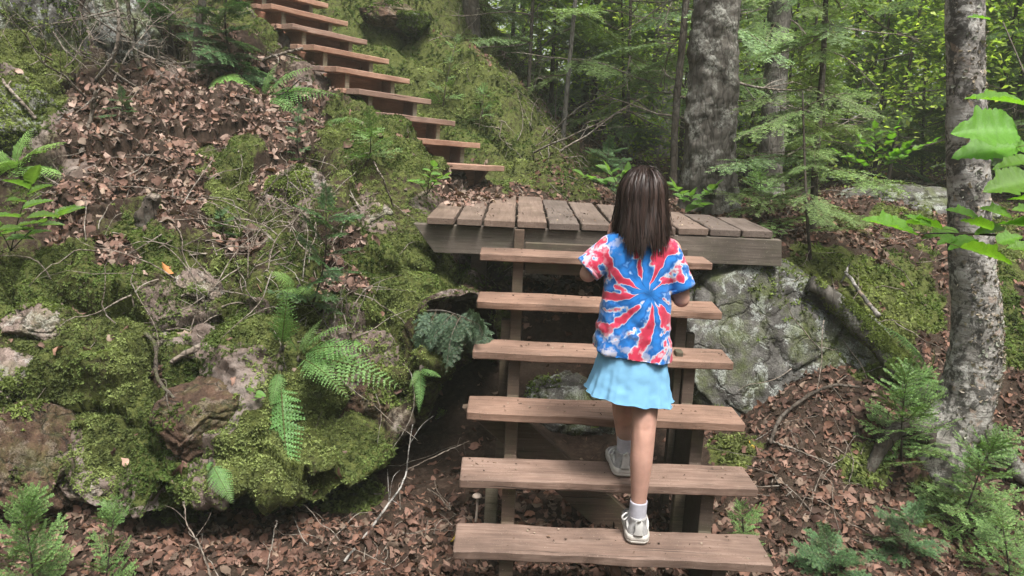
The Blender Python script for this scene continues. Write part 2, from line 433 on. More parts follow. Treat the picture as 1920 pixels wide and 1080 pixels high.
# ================================================================== THE SETTING
# ---- what covers which patch of the slope: patches read off the photograph, (u, v, half width, half height, turn)
LEAFP = [(330, 215, 170, 60, -8), (430, 165, 120, 50, 0), (255, 300, 100, 60, 0), (500, 240, 80, 40, 10), (185, 250, 60, 60, 0), (360, 345, 70, 35, 0),
         (330, 400, 45, 40, 0), (440, 455, 45, 22, 0), (645, 520, 40, 45, 0), (272, 715, 22, 40, 0), (520, 300, 45, 60, 30), (850, 355, 75, 25, 0), (110, 400, 50, 50, 0), (250, 495, 70, 35, 0),
         (560, 205, 70, 35, 0), (980, 215, 60, 75, 0), (930, 90, 60, 55, 0), (1010, 300, 30, 30, 0)]
MOSSP = [(85, 510, 110, 85, 0), (275, 485, 65, 55, 0), (430, 360, 55, 105, 10), (390, 500, 30, 32, 0), (90, 735, 62, 95, -30), (235, 830, 110, 150, 0), (250, 640, 70, 90, 0), (480, 640, 110, 60, 0),
         (430, 620, 60, 80, 0), (730, 540, 110, 110, 0), (780, 330, 60, 55, 30), (640, 870, 85, 95, 0), (590, 770, 110, 70, 0), (680, 260, 130, 55, 25), (600, 700, 90, 60, 0), (60, 120, 70, 140, 0),
         (75, 230, 40, 40, 0), (330, 900, 90, 90, 0), (480, 870, 120, 90, 0), (560, 590, 60, 80, 0), (840, 540, 40, 60, 0), (330, 720, 70, 30, 0), (20, 600, 30, 60, 0),
         (850, 190, 120, 130, 0), (690, 60, 90, 80, 0), (960, 300, 40, 60, 0), (760, 110, 70, 70, 0), (1110, 300, 50, 30, 0),
         (1680, 560, 100, 90, 0), (1550, 500, 110, 45, 0), (1640, 660, 90, 60, 40), (1885, 560, 45, 180, 0), (1745, 950, 50, 60, 0), (1380, 840, 60, 45, 0), (1620, 870, 50, 40, 0), (1690, 410, 70, 25, 0)]
ROCKP = [(390, 770, 85, 70, 0), (80, 600, 60, 55, 0), (40, 830, 120, 130, 0), (700, 700, 25, 60, 30), (330, 615, 60, 50, 0), (560, 370, 40, 60, 0), (690, 420, 35, 40, 0), (210, 900, 60, 60, 0)]
def ell(u, v, L):
    r = np.zeros(len(u))
    for (a, b, ra, rb, t) in L:
        c, s = math.cos(math.radians(t)), math.sin(math.radians(t))
        x = (u-a)*c+(v-b)*s; y = -(u-a)*s+(v-b)*c
        r = np.maximum(r, 1-((x/ra)**2+(y/rb)**2)**.5*.5)     # 1 centre, .5 at the rim
    return np.clip(r, 0, 1)
def cover(Q, leaf0, moss0):
    u, v, z = project(Q)
    w = fbm(Q, 3.0, 3, 50)
    j = 26*fbm(Q, 5, 2, 61); k = 26*fbm(Q, 5, 2, 71)
    ok = z > .2
    l = np.where(ok, ell(u+j, v+k, LEAFP), 0); mo = np.where(ok, ell(u+j, v+k, MOSSP), 0); ro = np.where(ok, ell(u+j, v+k, ROCKP), 0)
    le = l; l = np.maximum(l*1.15, leaf0+.12*w); l = np.where((mo+.10*w > .5) & (le < mo), np.minimum(l, .30), l); mo = np.maximum(mo, moss0-.14*w)
    mo = np.where(l > mo, np.minimum(mo, .25), mo)
    ro = np.maximum(ro, .44+.22*fbm(Q, 2.4, 3, 57))
    ro = np.where(np.maximum(l*.95, mo*.97) > ro, 0.1, ro)
    return np.clip(l, 0, 1), np.clip(mo, 0, 1), np.clip(ro, 0, 1)

# ---- the steep rocky bank on the left: profiles from its undercut lip to the slope that carries the upper flight
BANK = {
  -700: [(985, .30), (900, .35), (760, .55), (640, .85), (540, 1.1), (450, 1.4), (350, 1.8), (260, 2.2), (150, 2.4), (40, 2.6), (-60, 2.9), (-300, 3.6)],
  -150: [(985, .30), (900, .35), (760, .55), (640, .85), (540, 1.1), (450, 1.4), (350, 1.8), (260, 2.2), (150, 2.4), (40, 2.6), (-60, 2.9), (-300, 3.6)],
  0:   [(985, .35), (900, .40), (760, .58), (640, .85), (540, 1.1), (450, 1.4), (350, 1.8), (260, 2.25), (170, 2.5), (60, 2.7), (-60, 3.0), (-300, 3.8)],
  150: [(965, .45), (880, .50), (760, .62), (640, .85), (530, 1.12), (430, 1.42), (340, 1.8), (260, 2.3), (190, 2.8), (110, 3.1), (0, 3.5), (-260, 4.5)],
  300: [(968, .38), (860, .52), (740, .75), (620, .95), (520, 1.15), (420, 1.45), (330, 1.85), (255, 2.4), (190, 3.0), (120, 3.6), (40, 4.2), (-150, 5.4)],
  450: [(912, .43), (835, .62), (720, .85), (620, 1.0), (520, 1.2), (430, 1.45), (345, 1.85), (270, 2.4), (205, 3.0), (145, 3.6), (90, 4.1), (10, 5.0)],
  600: [(920, .50), (835, .70), (720, .95), (620, 1.1), (520, 1.3), (430, 1.6), (350, 2.0), (282, 2.5), (228, 2.95), (190, 3.3), (168, 3.65), (150, 4.6)],
  720: [(858, .74), (790, .92), (710, 1.1), (630, 1.27), (550, 1.42), (480, 1.6), (410, 1.88), (350, 2.15), (298, 2.45), (262, 2.75), (240, 3.05), (252, 4.2)],
  800: [(705, .98), (675, 1.12), (640, 1.3), (580, 1.45), (520, 1.55), (470, 1.7), (425, 1.88), (385, 2.1), (352, 2.4), (328, 2.65), (318, 2.9), (335, 4.2)],
  870: [(608, 1.22), (598, 1.32), (585, 1.45), (568, 1.58), (545, 1.75), (510, 1.95), (475, 2.15), (445, 2.4), (405, 2.8), (378, 3.15), (366, 3.5), (352, 4.2)],
  940: [(700, 2.0), (680, 2.05), (660, 2.1), (640, 2.15), (610, 2.25), (570, 2.4), (530, 2.5), (490, 2.7), (455, 3.0), (430, 3.3), (405, 3.6), (380, 4.2)],
}
def build_bank():
    G = []
    for u, prof in BANK.items():
        pts = [P(u, v, Y) for v, Y in prof]
        lip = pts[0]
        pre = [lip+np.array([0, 1.0, -lip[2]-.55]), lip+np.array([0, .85, .02]), lip+np.array([0, .32, .05])]
        last = pts[-1]+np.array([0, .8, -.5])
        G.append(pre+pts+[last])
    G = np.array(G)                                    # columns x rows x 3
    nr, nc = 560, 460
    rows = np.stack([spline(g, nr) for g in G])        # columns x nr x 3
    us = np.array(list(BANK.keys()), float)
    tu = np.concatenate([np.linspace(-700, -100, 40, endpoint=False), np.linspace(-100, 940, nc-40)])
    ti = np.interp(tu, us, np.arange(len(us)))
    i = np.clip(ti.astype(int), 0, len(us)-2); f = (ti-i)[:, None, None]
    p0, p1, p2, p3 = rows[np.clip(i-1, 0, len(us)-1)], rows[i], rows[i+1], rows[np.clip(i+2, 0, len(us)-1)]
    m1 = (p2-p0)*.5; m2 = (p3-p1)*.5
    V = (2*f**3-3*f**2+1)*p1+(f**3-2*f**2+f)*m1+(-2*f**3+3*f**2)*p2+(f**3-f**2)*m2
    du = np.gradient(V, axis=0); dv = np.gradient(V, axis=1)
    n = np.cross(du, dv); n /= np.linalg.norm(n, axis=2)[..., None]+1e-12
    Q = V.reshape(-1, 3); n = n.reshape(-1, 3)
    l, mo, ro = cover(Q, 0.25, .44)
    f1, f2, idv = cells(Q+.12*np.stack([fbm(Q, 3, 2, 3), fbm(Q, 3, 2, 4), fbm(Q, 3, 2, 5)], 1), 1.7, 4)
    blocks = (idv-.5)*.13+np.clip((f2-f1)*1.3, 0, .35)*.20-.05           # broken rock blocks with clefts between them
    d = .085*fbm(Q, 1.6, 3, 21)+blocks*1.5+.030*fbm(Q, 9, 3, 25)
    g1, g2, _ = cells(Q, 13, 8)
    d = d+np.where(mo > .4, .030*(1-g1), 0)+.006*fbm(Q, 34, 2, 31)
    d *= np.clip((np.linalg.norm(Q-np.array([-.75, 1.9, .9]), axis=1)-.1)*1.6, .2, 1)
    V = Q+n*d[:, None]
    A = np.arange(nc*nr).reshape(nc, nr)
    F = np.stack([A[:-1, :-1], A[1:, :-1], A[1:, 1:], A[:-1, 1:]], -1).reshape(-1, 4)
    return V, F, np.stack([l, mo, ro], 1)
BV, BF, BC = build_bank()
bank = kind(obj('hillside', mesh('hillside', BV, BF, M_GROUND, col=BC)), 'structure', 'steep mossy rock bank strewn with brown leaves left of the stairs')

# ---- ground everywhere else: a smooth sheet through points that the photograph shows, out to the horizon
GP = [(-4, -6, -.4), (0, -6, -.4), (4, -6, -.35), (-3, -2, -.33), (0, -2, -.33), (3, -2, -.3), (-2.4, 0, -.27), (-1.12, .23, -.25), (-1.75, .22, -.25), (-1.05, 1.02, -.22), (-1.7, .8, -.25), (-2.4, 1.0, -.25), (-1.4, 1.6, -.2), (-1.0, 1.8, -.05),
      (0, 0, -.27), (0, .5, -.26), (.1, 1.0, -.22), (0, 1.5, -.10), (0, 1.8, .12), (0, 2.1, .52), (0, 2.4, .64), (-.5, 2.2, .35), (0, 3.1, .85), (-.6, 3.9, .94), (0, 4.2, .86), (.8, 3.0, .86), (1.1, 2.3, .78),
      (.9, .1, -.27), (1.4, .1, -.2), (2.2, 0, -.15), (3.5, 0, .0), (.75, .8, -.18), (.7, 1.3, -.08), (.95, 1.5, .15), (.85, 2.05, .62), (1.15, 2.05, .66)]
GP = [np.array(g, float) for g in GP]
GP += [P(*q) for q in [(1470, 880, .85), (1545, 770, 1.22), (1470, 830, 1.05), (1600, 850, 1.0), (1650, 1000, .65), (1830, 1040, .8), (1760, 880, 1.15), (1860, 860, 1.25),
       (1650, 560, 2.0), (1560, 500, 2.1), (1480, 510, 2.05), (1700, 450, 2.7), (1900, 620, 2.0), (1900, 780, 1.5), (2100, 600, 2.1), (2300, 700, 1.9), (1650, 660, 1.7), (1700, 700, 1.5), (1500, 450, 2.5),
       (1680, 400, 3.4), (1450, 390, 4.5), (1300, 385, 4.6), (1600, 390, 4.2), (1900, 420, 3.4), (1500, 350, 7), (1300, 345, 7), (1800, 345, 7), (2200, 400, 5),
       (620, 20, 6.2), (700, 150, 5.4), (760, 60, 6.0), (780, 235, 5.0), (700, -60, 7.0), (880, 105, 5.8), (900, 200, 5.2), (870, 325, 4.6), (965, 150, 5.9), (965, 260, 5.0), (1000, 330, 4.7), (1080, 318, 6.0), (1150, 320, 6.5), (1010, 230, 6.6), (900, 20, 7.2), (500, -40, 6.5),
       (1050, 220, 9), (1180, 290, 9)]]
GP += [np.array(g, float) for g in [(-9, 6, 4.5), (-9, 0, 1.5), (-9, -6, -.2), (-4, 8, 4.2), (-2, 10, 4.0), (1.5, 12, 1.6), (5, 12, 1.2), (10, 10, 1.3), (10, 3, 1.2), (9, -5, .2), (0, 20, 2.2), (12, 20, 1.3), (-12, 18, 6), (20, 10, 1.5), (-20, 0, 3)]]
GP = np.array(GP)
def rbf_fit(pts):
    X = pts[:, :2]; n = len(X)
    d = np.linalg.norm(X[:, None]-X[None], axis=2)
    K = d + 0*d
    A = np.zeros((n+3, n+3)); A[:n, :n] = K-np.eye(n)*.03
    A[:n, n] = 1; A[:n, n+1:] = X; A[n, :n] = 1; A[n+1:, :n] = X.T
    b = np.zeros(n+3); b[:n] = pts[:, 2]
    return np.linalg.solve(A, b)
GW = rbf_fit(GP)
def gz(x, y):
    X = np.stack([np.ravel(x), np.ravel(y)], 1); r = np.zeros(len(X))
    n = len(GP)
    for i in range(n): r += GW[i]*np.linalg.norm(X-GP[i, :2], axis=1)
    r += GW[n]+X @ GW[n+1:]
    far = np.clip((np.hypot(X[:, 0], X[:, 1]-3)-14)/14, 0, 1)
    return r*(1-far)+far*2.2
def axis_pts(lo, hi, a, b, fine, n):
    l = a-np.geomspace(fine, a-lo, n)[::-1]; h = b+np.geomspace(fine, hi-b, n)
    return np.concatenate([l, np.arange(a, b, fine), h])
gx = axis_pts(-70, 70, -2.6, 3.6, .018, 60)
gy = axis_pts(-50, 80, -.7, 6.0, .02, 60)
XX, YY = np.meshgrid(gx, gy, indexing='ij')
ZZ = gz(XX, YY)
GV = np.stack([XX.ravel(), YY.ravel(), ZZ], 1)
dn = np.hypot(GV[:, 0], GV[:, 1]-1)
g1, g2, gid = cells(GV, 3.2, 40)
hl = np.clip((GV[:, 1]-4.0)/.8, 0, 1)*np.clip((.6-GV[:, 0])/.6, 0, 1)*np.clip((11-GV[:, 1])/3, 0, 1)
h1, h2, hid_ = cells(GV, 1.9, 44)
GV[:, 2] += hl*(.22*(hid_-.5)+.30*np.clip((h2-h1), 0, .5)-.08+.10*fbm(GV, 2.2, 3, 47))
GV[:, 2] += .05*fbm(GV, 1.3, 3, 81)*np.clip(dn/1.5, .2, 1.5)+.022*fbm(GV, 6, 3, 85)+.012*(1-g1)+.008*fbm(GV, 25, 2, 88)
l, mo, ro = cover(GV, .75, .15)
GC = np.stack([l, np.where(mo > .5, mo, mo*.3), np.zeros(len(l))], 1)
hill = (GV[:, 1] > 4.2) & (GV[:, 0] < 0.3)
GC[hill, 1] = np.maximum(GC[hill, 1], .56)
A = np.arange(len(GV)).reshape(len(gx), len(gy))
GF = np.stack([A[:-1, :-1], A[1:, :-1], A[1:, 1:], A[:-1, 1:]], -1).reshape(-1, 4)
ground = kind(obj('ground', mesh('ground', GV, GF, M_GROUND, col=GC)), 'structure', 'forest floor of brown leaves and soil')

# ---- boulders
def ico(n):
    import bmesh
    bm = bmesh.new(); bmesh.ops.create_icosphere(bm, subdivisions=n, radius=1)
    V = np.array([v.co[:] for v in bm.verts]); F = np.array([[v.index for v in f.verts] for f in bm.faces]); bm.free()
    return V, F
ICO6, ICO4 = ico(6), ico(4)
ROCKS = []
def rock_mesh(name, radii, rot, mat, seed, cuts=9, rough=.08, hi=True, squash=.72, face=None):
    V, F = (ICO6 if hi else ICO4); V = V.copy(); rg = np.random.default_rng(seed)
    for i in range(cuts):
        nn = rg.normal(size=3); nn /= np.linalg.norm(nn); d = rg.uniform(squash-.12, squash+.2)
        ex = np.maximum(V @ nn-d, 0); V = V-nn*(ex*.93)[:, None]
    if face is not None:
        nn = np.array(face[:3], float); nn /= np.linalg.norm(nn); ex = np.maximum(V @ nn-face[3], 0); V = V-nn*(ex*.95)[:, None]
    nrm = V/np.linalg.norm(V, axis=1)[:, None]
    V = V+nrm*(rough*fbm(V, 2.0, 4, seed)+rough*.35*fbm(V, 9, 4, seed+3)+.006*fbm(V, 34, 2, seed+5))[:, None]
    f1, f2, _ = cells(V, 1.7, seed); V = V-nrm*(np.clip(.09-(f2-f1), 0, .09)*.7)[:, None]
    V = V*np.array(radii)
    R = np.array(Matrix.Rotation(math.radians(rot[2]), 3, 'Z') @ Matrix.Rotation(math.radians(rot[1]), 3, 'Y') @ Matrix.Rotation(math.radians(rot[0]), 3, 'X'))
    return V @ R.T, F
PRE = BVHTree.FromPolygons([tuple(map(float, v)) for v in np.concatenate([BV, GV])], np.concatenate([BF, GF+len(BV)]).tolist())
def boulder(label, u, v, Y, radii, rot, mat, seed, name='boulder', embed=None, **kw):
    if embed is None: c = P(u, v, Y)
    else:                              # sunk into the bank where the pixel's ray meets it
        d = ray(u, v); h_ = PRE.ray_cast(Vector(CAM), Vector(d).normalized(), 30); c = np.array(h_[0])+d/np.linalg.norm(d)*radii[1]*embed
    V, F = rock_mesh(name, radii, rot, mat, seed, **kw)
    o = obj(name, mesh(name, V, F, mat), mw=Matrix.Translation(Vector(c)))
    tag(o, label, 'rock')
    ROCKS.append((V+c, F, label))
    return o
boulder('large grey lichened boulder between the lower stairs and the leaf pile', 1440, 655, 1.75, (.66, .62, .56), (0, 4, 6), M_ROCKG, 3, rough=.03, squash=.78, cuts=8, face=(.05, -1, .28, .42))
boulder('big dark brown rock face at the left edge below bright moss', 70, 865, .95, (.30, .25, .25), (20, 28, 20), M_ROCKB, 14, squash=.62, embed=.30)
boulder('pale pink rock poking from moss near the left edge', 85, 612, 1.02, (.17, .18, .13), (0, 15, 10), M_ROCKP, 21, embed=.68)
boulder('pinkish rock rib below the pale rock at the left edge', 25, 715, .88, (.15, .20, .17), (10, 20, 0), M_ROCKP, 25, embed=.7)
boulder('angular grey rock above the long fern on the bank', 330, 622, 1.22, (.19, .2, .15), (0, -12, 30), M_ROCKP, 33, embed=.62)
boulder('slanting grey stone resting above the angular rock', 372, 538, 1.36, (.16, .15, .08), (0, 38, 10), M_ROCKP, 36, embed=.5)
boulder('rounded brown rock under the bank behind the small fern', 395, 785, 1.15, (.25, .25, .19), (0, 5, 0), M_ROCKB, 41, rough=.08, embed=.58)
boulder('pink wedge of rock beside the brown rock face', 165, 900, .62, (.12, .15, .08), (0, 35, 10), M_ROCKP, 44, embed=.55)
boulder('brown rock ledge over the dark hollow left of the stairs', 700, 740, 1.55, (.22, .26, .20), (10, -35, 20), M_ROCKB, 47, embed=.45)
boulder('mossy stone deep in the hollow beside the stairs', 790, 850, 1.75, (.22, .25, .15), (0, 0, 30), M_ROCKG, 52)
boulder('flat slab wedged above the mossy stone in the hollow', 815, 770, 1.75, (.18, .28, .06), (0, -15, 10), M_ROCKG, 55)
boulder('broad rounded rock beneath the lower stairs', 1060, 770, 1.75, (.42, .45, .33), (0, 0, 40), M_ROCKG, 58)
boulder('long flat grey rock slab behind the birch', 1690, 392, 3.9, (.78, .55, .20), (0, -3, 8), M_ROCKG, 61, rough=.05)
boulder('tall mossy rock wall in the upper left corner', 40, 90, 3.0, (.42, .4, .62), (0, 5, 10), M_ROCKG, 65)
boulder('round mossy boulder below the rock wall at the left edge', 45, 240, 2.35, (.30, .3, .24), (0, 0, 10), M_ROCKG, 67)
boulder('grey rock beneath the bent sapling at the top left', 215, 60, 3.7, (.35, .35, .45), (0, 15, 10), M_ROCKG, 69)
boulder('small rock exposed in the bank below the ferny crest', 560, 360, 2.12, (.20, .2, .17), (0, 10, 10), M_ROCKP, 71, embed=.75)
boulder('brown stone ledge beside the platform end', 695, 415, 1.98, (.17, .2, .14), (0, 10, 10), M_ROCKP, 73, embed=.78)
boulder('reddish stone among moss at the top beyond the upper stairs', 735, 30, 6.1, (.34, .3, .16), (0, 8, 10), M_ROCKB, 75)
boulder('mossy cushion-shaped stone at the top beyond the upper stairs', 775, 42, 5.9, (.22, .25, .13), (0, -6, 10), M_ROCKG, 77)
boulder('brown earth-stained rock behind the platform', 1050, 345, 4.9, (.42, .4, .30), (0, 0, 30), M_ROCKB, 79)
boulder('mossy stone on the leaf pile below the birch root', 1625, 858, 1.22, (.10, .1, .08), (0, 0, 10), M_ROCKG, 83, hi=False)

# ---- one surface to place things on
def tris(F): return np.concatenate([F[:, [0, 1, 2]], F[:, [0, 2, 3]]]) if F.shape[1] == 4 else F
SV = [BV, GV]; SF = [tris(BF), tris(GF)]
SCV = np.concatenate([BV, GV]); 
off = len(BV); allF = [tris(BF), tris(GF)+off]; allV = [BV, GV]; off += len(GV)
near = None
RSTART = len(allF[0])+len(allF[1])
ROCKID = []
for Vr, Fr, lab in ROCKS:
    allV.append(Vr); allF.append(Fr+off); off += len(Vr)
AV = np.concatenate(allV); AF = np.concatenate(allF)
BVH = BVHTree.FromPolygons([tuple(map(float, v)) for v in AV], AF.tolist())
def hit(u, v):
    d = Vector(ray(u, v)); r = BVH.ray_cast(Vector(CAM), d.normalized(), 60)
    if r[0] is None: return None, None
    nn = np.array(r[1]);
    if nn @ np.array(d) > 0: nn = -nn
    return np.array(r[0]), nn
def drop(x, y, z0=6.0):
    r = BVH.ray_cast(Vector((float(x), float(y), float(z0))), Vector((0, 0, -1)), 60)
    return (np.array(r[0]), np.array(r[1])) if r[0] is not None else (np.array([x, y, 0.]), np.array([0, 0, 1.]))

# ================================================================== WOODEN STAIRS AND PLATFORM
RISE, RUN, TT = .1755, .2456, .0384
TREADS = [((849, 1031), (1450, 1057)), ((862, 897), (1422, 917)), ((875, 772), (1398, 795)), ((886, 658), (1376, 680)), ((894, 563), (1355, 585)), ((900, 475), (1336.5, 494))]
def beam_between(name, a, b, w, h, mat, parent, up=(0, 0, 1), seed=1):
    a = np.asarray(a, float); b = np.asarray(b, float); L = float(np.linalg.norm(b-a))
    R = frame(b-a, up)
    me = board_mesh(name, L, w, h, mat, seed, wob=.002, n=14)
    mw = Matrix(((R[0][0], R[0][1], R[0][2], a[0]), (R[1][0], R[1][1], R[1][2], a[1]), (R[2][0], R[2][1], R[2][2], a[2]), (0, 0, 0, 1)))
    o = obj(name, me, parent)
    o.matrix_parent_inverse = parent.matrix_basis.inverted()
    o.matrix_basis = mw
    return o
def sawtooth(k0, k1, run, rise, t, depth, f=.05):
    top = []
    for k in range(k0, k1):
        top += [(k*run+f, k*rise-t), ((k+1)*run+f, k*rise-t)]
    top = [(k0*run+f, k0*rise-t)] + top[1:]
    y1, z1 = top[-1]
    sl = rise/run
    bot = [(y1, z1-depth), (k0*run+f+.10, k0*rise-t-depth+.10*sl-.0)]
    return top, bot
ls = thing('lower_staircase', 'weathered brown open wooden stairs of six treads that the person climbs', 'staircase', (0, 0, -.25))
for k, (a, b) in enumerate(TREADS):
    A0, B0 = PZ(*a, k*RISE), PZ(*b, k*RISE)
    yaw = math.atan2(B0[1]-A0[1], B0[0]-A0[0]); L = float(np.hypot(*(B0-A0)[:2]))
    me = board_mesh('tread', L, .198 if k < 5 else .185, TT, M_TREAD, 10+k, bev=.005, wob=.0045, n=60)
    o = obj('tread', me, ls)
    o.matrix_basis = Matrix.Translation(Vector(A0)+Vector((0, 0, .25))) @ Matrix.Rotation(yaw, 4, 'Z')
def lower_stringer(x, w):
    poly = []
    f = .052
    poly.append((f, -.50))
    for k in range(0, 6):
        poly += [(k*RUN+f, k*RISE-TT-.001), ((k+1)*RUN+f-.004, k*RISE-TT-.001)]
    poly += [(6*RUN+f-.004, 5*RISE+.085), (6*RUN+f+.045, 5*RISE+.085), (6*RUN+f+.045, 5*RISE-TT-.16), (RUN*.9, -.50)]
    V, F = extrude_poly(poly, w)
    V[:, 0] += x; V[:, 2] += .25
    o = obj('stringer', mesh('stringer', V, F, M_STRING, smooth=False), ls)
    md = o.modifiers.new('edge', 'BEVEL'); md.width = .004; md.segments = 2; md.limit_method = 'ANGLE'
xl = P(940, 960, RUN+.05)[0]; xr = P(1312, 960, RUN+.05)[0]
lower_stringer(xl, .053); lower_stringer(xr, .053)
def post(u0, u1, vtop, Y, zbot, mat=M_STRING, d=.05):
    a = P(u0, vtop, Y); b = P(u1, vtop, Y)
    V, F = extrude_poly([(0, zbot), (d, zbot), (d, a[2]), (0, a[2])], b[0]-a[0])
    V[:, 0] += a[0]; V[:, 1] += Y; V[:, 2] += .25
    o = obj('post', mesh('post', V, F, mat, smooth=False), ls)
    md = o.modifiers.new('edge', 'BEVEL'); md.width = .004; md.segments = 2
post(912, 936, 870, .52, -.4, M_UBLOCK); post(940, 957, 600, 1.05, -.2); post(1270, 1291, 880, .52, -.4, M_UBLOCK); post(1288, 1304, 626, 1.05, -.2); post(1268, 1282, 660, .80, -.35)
def slab(name, parent, pts, thick, mat, zoff=.25):  # a flat board given by its four front corners
    pts = np.array(pts); n = np.cross(pts[1]-pts[0], pts[2]-pts[0]); n /= np.linalg.norm(n)
    if n[1] < 0: n = -n
    V = np.concatenate([pts, pts+n*thick]); V[:, 2] += zoff
    F = [[0, 1, 2, 3], [7, 6, 5, 4]]+[[i, 4+i, 4+(i+1) % 4, (i+1) % 4] for i in range(4)]
    o = obj(name, mesh(name, V, F, mat, smooth=False), parent)
    md = o.modifiers.new('edge', 'BEVEL'); md.width = .004; md.segments = 2
    return o
slab('diagonal_brace', ls, [P(866, 765, .66), P(945, 752, .66), P(1205, 985, .66), P(1135, 1005, .66)], .045, M_STRING)
slab('ledger', ls, [P(985, 455, 1.49), P(1290, 468, 1.49), P(1290, 483, 1.49), P(985, 470, 1.49)], .035, M_STRING)
slab('riser_board', ls, [P(985, 492, 1.30), P(1300, 506, 1.30), P(1300, 526, 1.30), P(985, 513, 1.30)], .035, M_STRING)

ZP = 1.006
pf = thing('platform', 'low wooden deck of grey planks at the top of the lower stairs', 'platform', (0, 2.2, .4))
seams = [798.5, 854, 906, 968, 1028, 1089.5, 1149, 1209, 1269, 1330, 1392, 1452.5]
for i in range(11):
    u0, u1 = seams[i], seams[i+1]
    v0 = 407+27*(u0-798.5)/654; v1 = 407+27*(u1-798.5)/654
    a = PZ(u0, v0, ZP); b = PZ(u1, v1, ZP)
    w = b[0]-a[0]-.013; yb = 2.88-.78*max(0, (a[0]+.5))/1.35
    zoff = rnd.uniform(-.003, .003); ys = a[1]+rnd.uniform(-.006, .006)
    me = board_mesh('plank', yb-ys, w, .036, M_PLANK, 30+i, bev=.004, wob=.004, n=40)
    o = obj('plank', me, pf)
    # board X runs away from the camera: turn the board so that its length lies along +Y
    o.matrix_basis = Matrix.Translation(Vector((a[0]+w+.006, ys, ZP+zoff))-Vector((0, 2.2, .4))) @ Matrix.Rotation(math.radians(90+rnd.uniform(-.3, .3)), 4, 'Z')
    me.materials.append(M_PLANKEND)
    for p in me.polygons:
        if p.normal.x < -.6: p.material_index = 1
yb = a[1]+.028
def pslab(name, pts, t, mat=M_BEAM): return slab(name, pf, [np.array(p)-np.array([0, 2.2, .4]) for p in pts], t, mat, 0)
ybm = 1.562
zt = ZP-.042
c0, c1, c2, c3 = P(775, 419, ybm), P(1466, 448, ybm), P(1466, 500, ybm), P(814, 474, ybm)
c0[2] = min(c0[2], zt); c1[2] = min(c1[2], zt)
pslab('beam', [c0, c1, c2, c3], .05)
pslab('beam', [(-.85, 2.05, zt), (.88, 2.0, zt), (.88, 2.0, zt-.16), (-.85, 2.05, zt-.16)], .05)
pslab('beam', [(-.80, 2.62, zt), (.25, 2.50, zt), (.25, 2.50, zt-.16), (-.80, 2.62, zt-.16)], .05)
for (x, y, zb) in ((-.66, 1.95, .1), (.60, 2.12, .3)):
    V, F = extrude_poly([(y, zb), (y+.09, zb), (y+.09, zt-.02), (y, zt-.02)], .09)
    V[:, 0] += x; V -= np.array([0, 2.2, .4])
    obj('post', mesh('post', V, F, M_STRING, smooth=False), pf)

us = thing('upper_staircase', 'reddish brown wooden stairs climbing left up the mossy slope', 'staircase', (-1.021, 3.3, .95))
UA, UL, UR, URUN, UTILT = math.radians(35.4), .864, .1752, .283, -.052
upv = np.array([-math.cos(UA), math.sin(UA), 0]); alv = np.array([math.sin(UA), math.cos(UA), UTILT]); alv /= np.linalg.norm(alv)
zv = np.cross(alv, upv)
MU = Matrix(((alv[0], upv[0], zv[0], -1.021), (alv[1], upv[1], zv[1], 3.3), (alv[2], upv[2], zv[2], 1.18), (0, 0, 0, 1)))
us.matrix_basis = MU
NU = 11
for k in range(NU):
    me = board_mesh('tread', UL+rnd.uniform(-.01, .01), .150, TT+.006, M_UTREAD, 60+k, wob=.003, n=36)
    o = obj('tread', me, us); o.location = (rnd.uniform(-.006, .006), k*URUN, k*UR)
    me = board_mesh('tread_back_board', UL-.02, .10, TT, M_UTREAD, 80+k, wob=.003, n=24)
    o = obj('tread_back_board', me, us); o.location = (-.03+rnd.uniform(-.01, .01), k*URUN+.158, k*UR-.001)
for xs in (.14, UL-.19):
    poly = [(.03+.02, -TT-.002), (URUN+.05, -TT-.002)]
    for k in range(1, NU):
        poly += [(k*URUN+.05, k*UR-TT-.002), ((k+1)*URUN+.05, k*UR-TT-.002)]
    poly += [((NU)*URUN+.05, NU*UR-.45), (URUN*1.6, -.30), (.24, -.30), (.05, -TT-.01)]
    V, F = extrude_poly(poly, .042); V[:, 0] += xs
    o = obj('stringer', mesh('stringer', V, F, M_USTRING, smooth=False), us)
    md = o.modifiers.new('edge', 'BEVEL'); md.width = .003; md.segments = 2
    for k in range(1, NU):
        V, F = extrude_poly([(k*URUN+.040, (k-1)*UR+.002), (k*URUN+.048, (k-1)*UR+.002), (k*URUN+.048, k*UR-TT-.003), (k*URUN+.040, k*UR-TT-.003)], .044); V[:, 0] += xs-.001
        obj('riser_block', mesh('riser_block', V, F, M_UBLOCK, smooth=False), us)
for k in range(0, NU, 1):           # cross boards between the stringers, in the dark under the treads
    V, F = extrude_poly([(k*URUN+.16, k*UR-TT-.17), (k*URUN+.195, k*UR-TT-.17), (k*URUN+.195, k*UR-TT-.006), (k*URUN+.16, k*UR-TT-.006)], UL-.33-.046); V[:, 0] += .185
    obj('cross_board', mesh('cross_board', V, F, M_USTRING, smooth=False), us)
V, F = extrude_poly([(.18, -.36), (.22, -.36), ((NU)*URUN, NU*UR-.40), ((NU)*URUN, NU*UR-.46)], .07); V[:, 0] += .03
obj('ground_rail', mesh('ground_rail', V, F, M_UBLOCK, smooth=False), us)

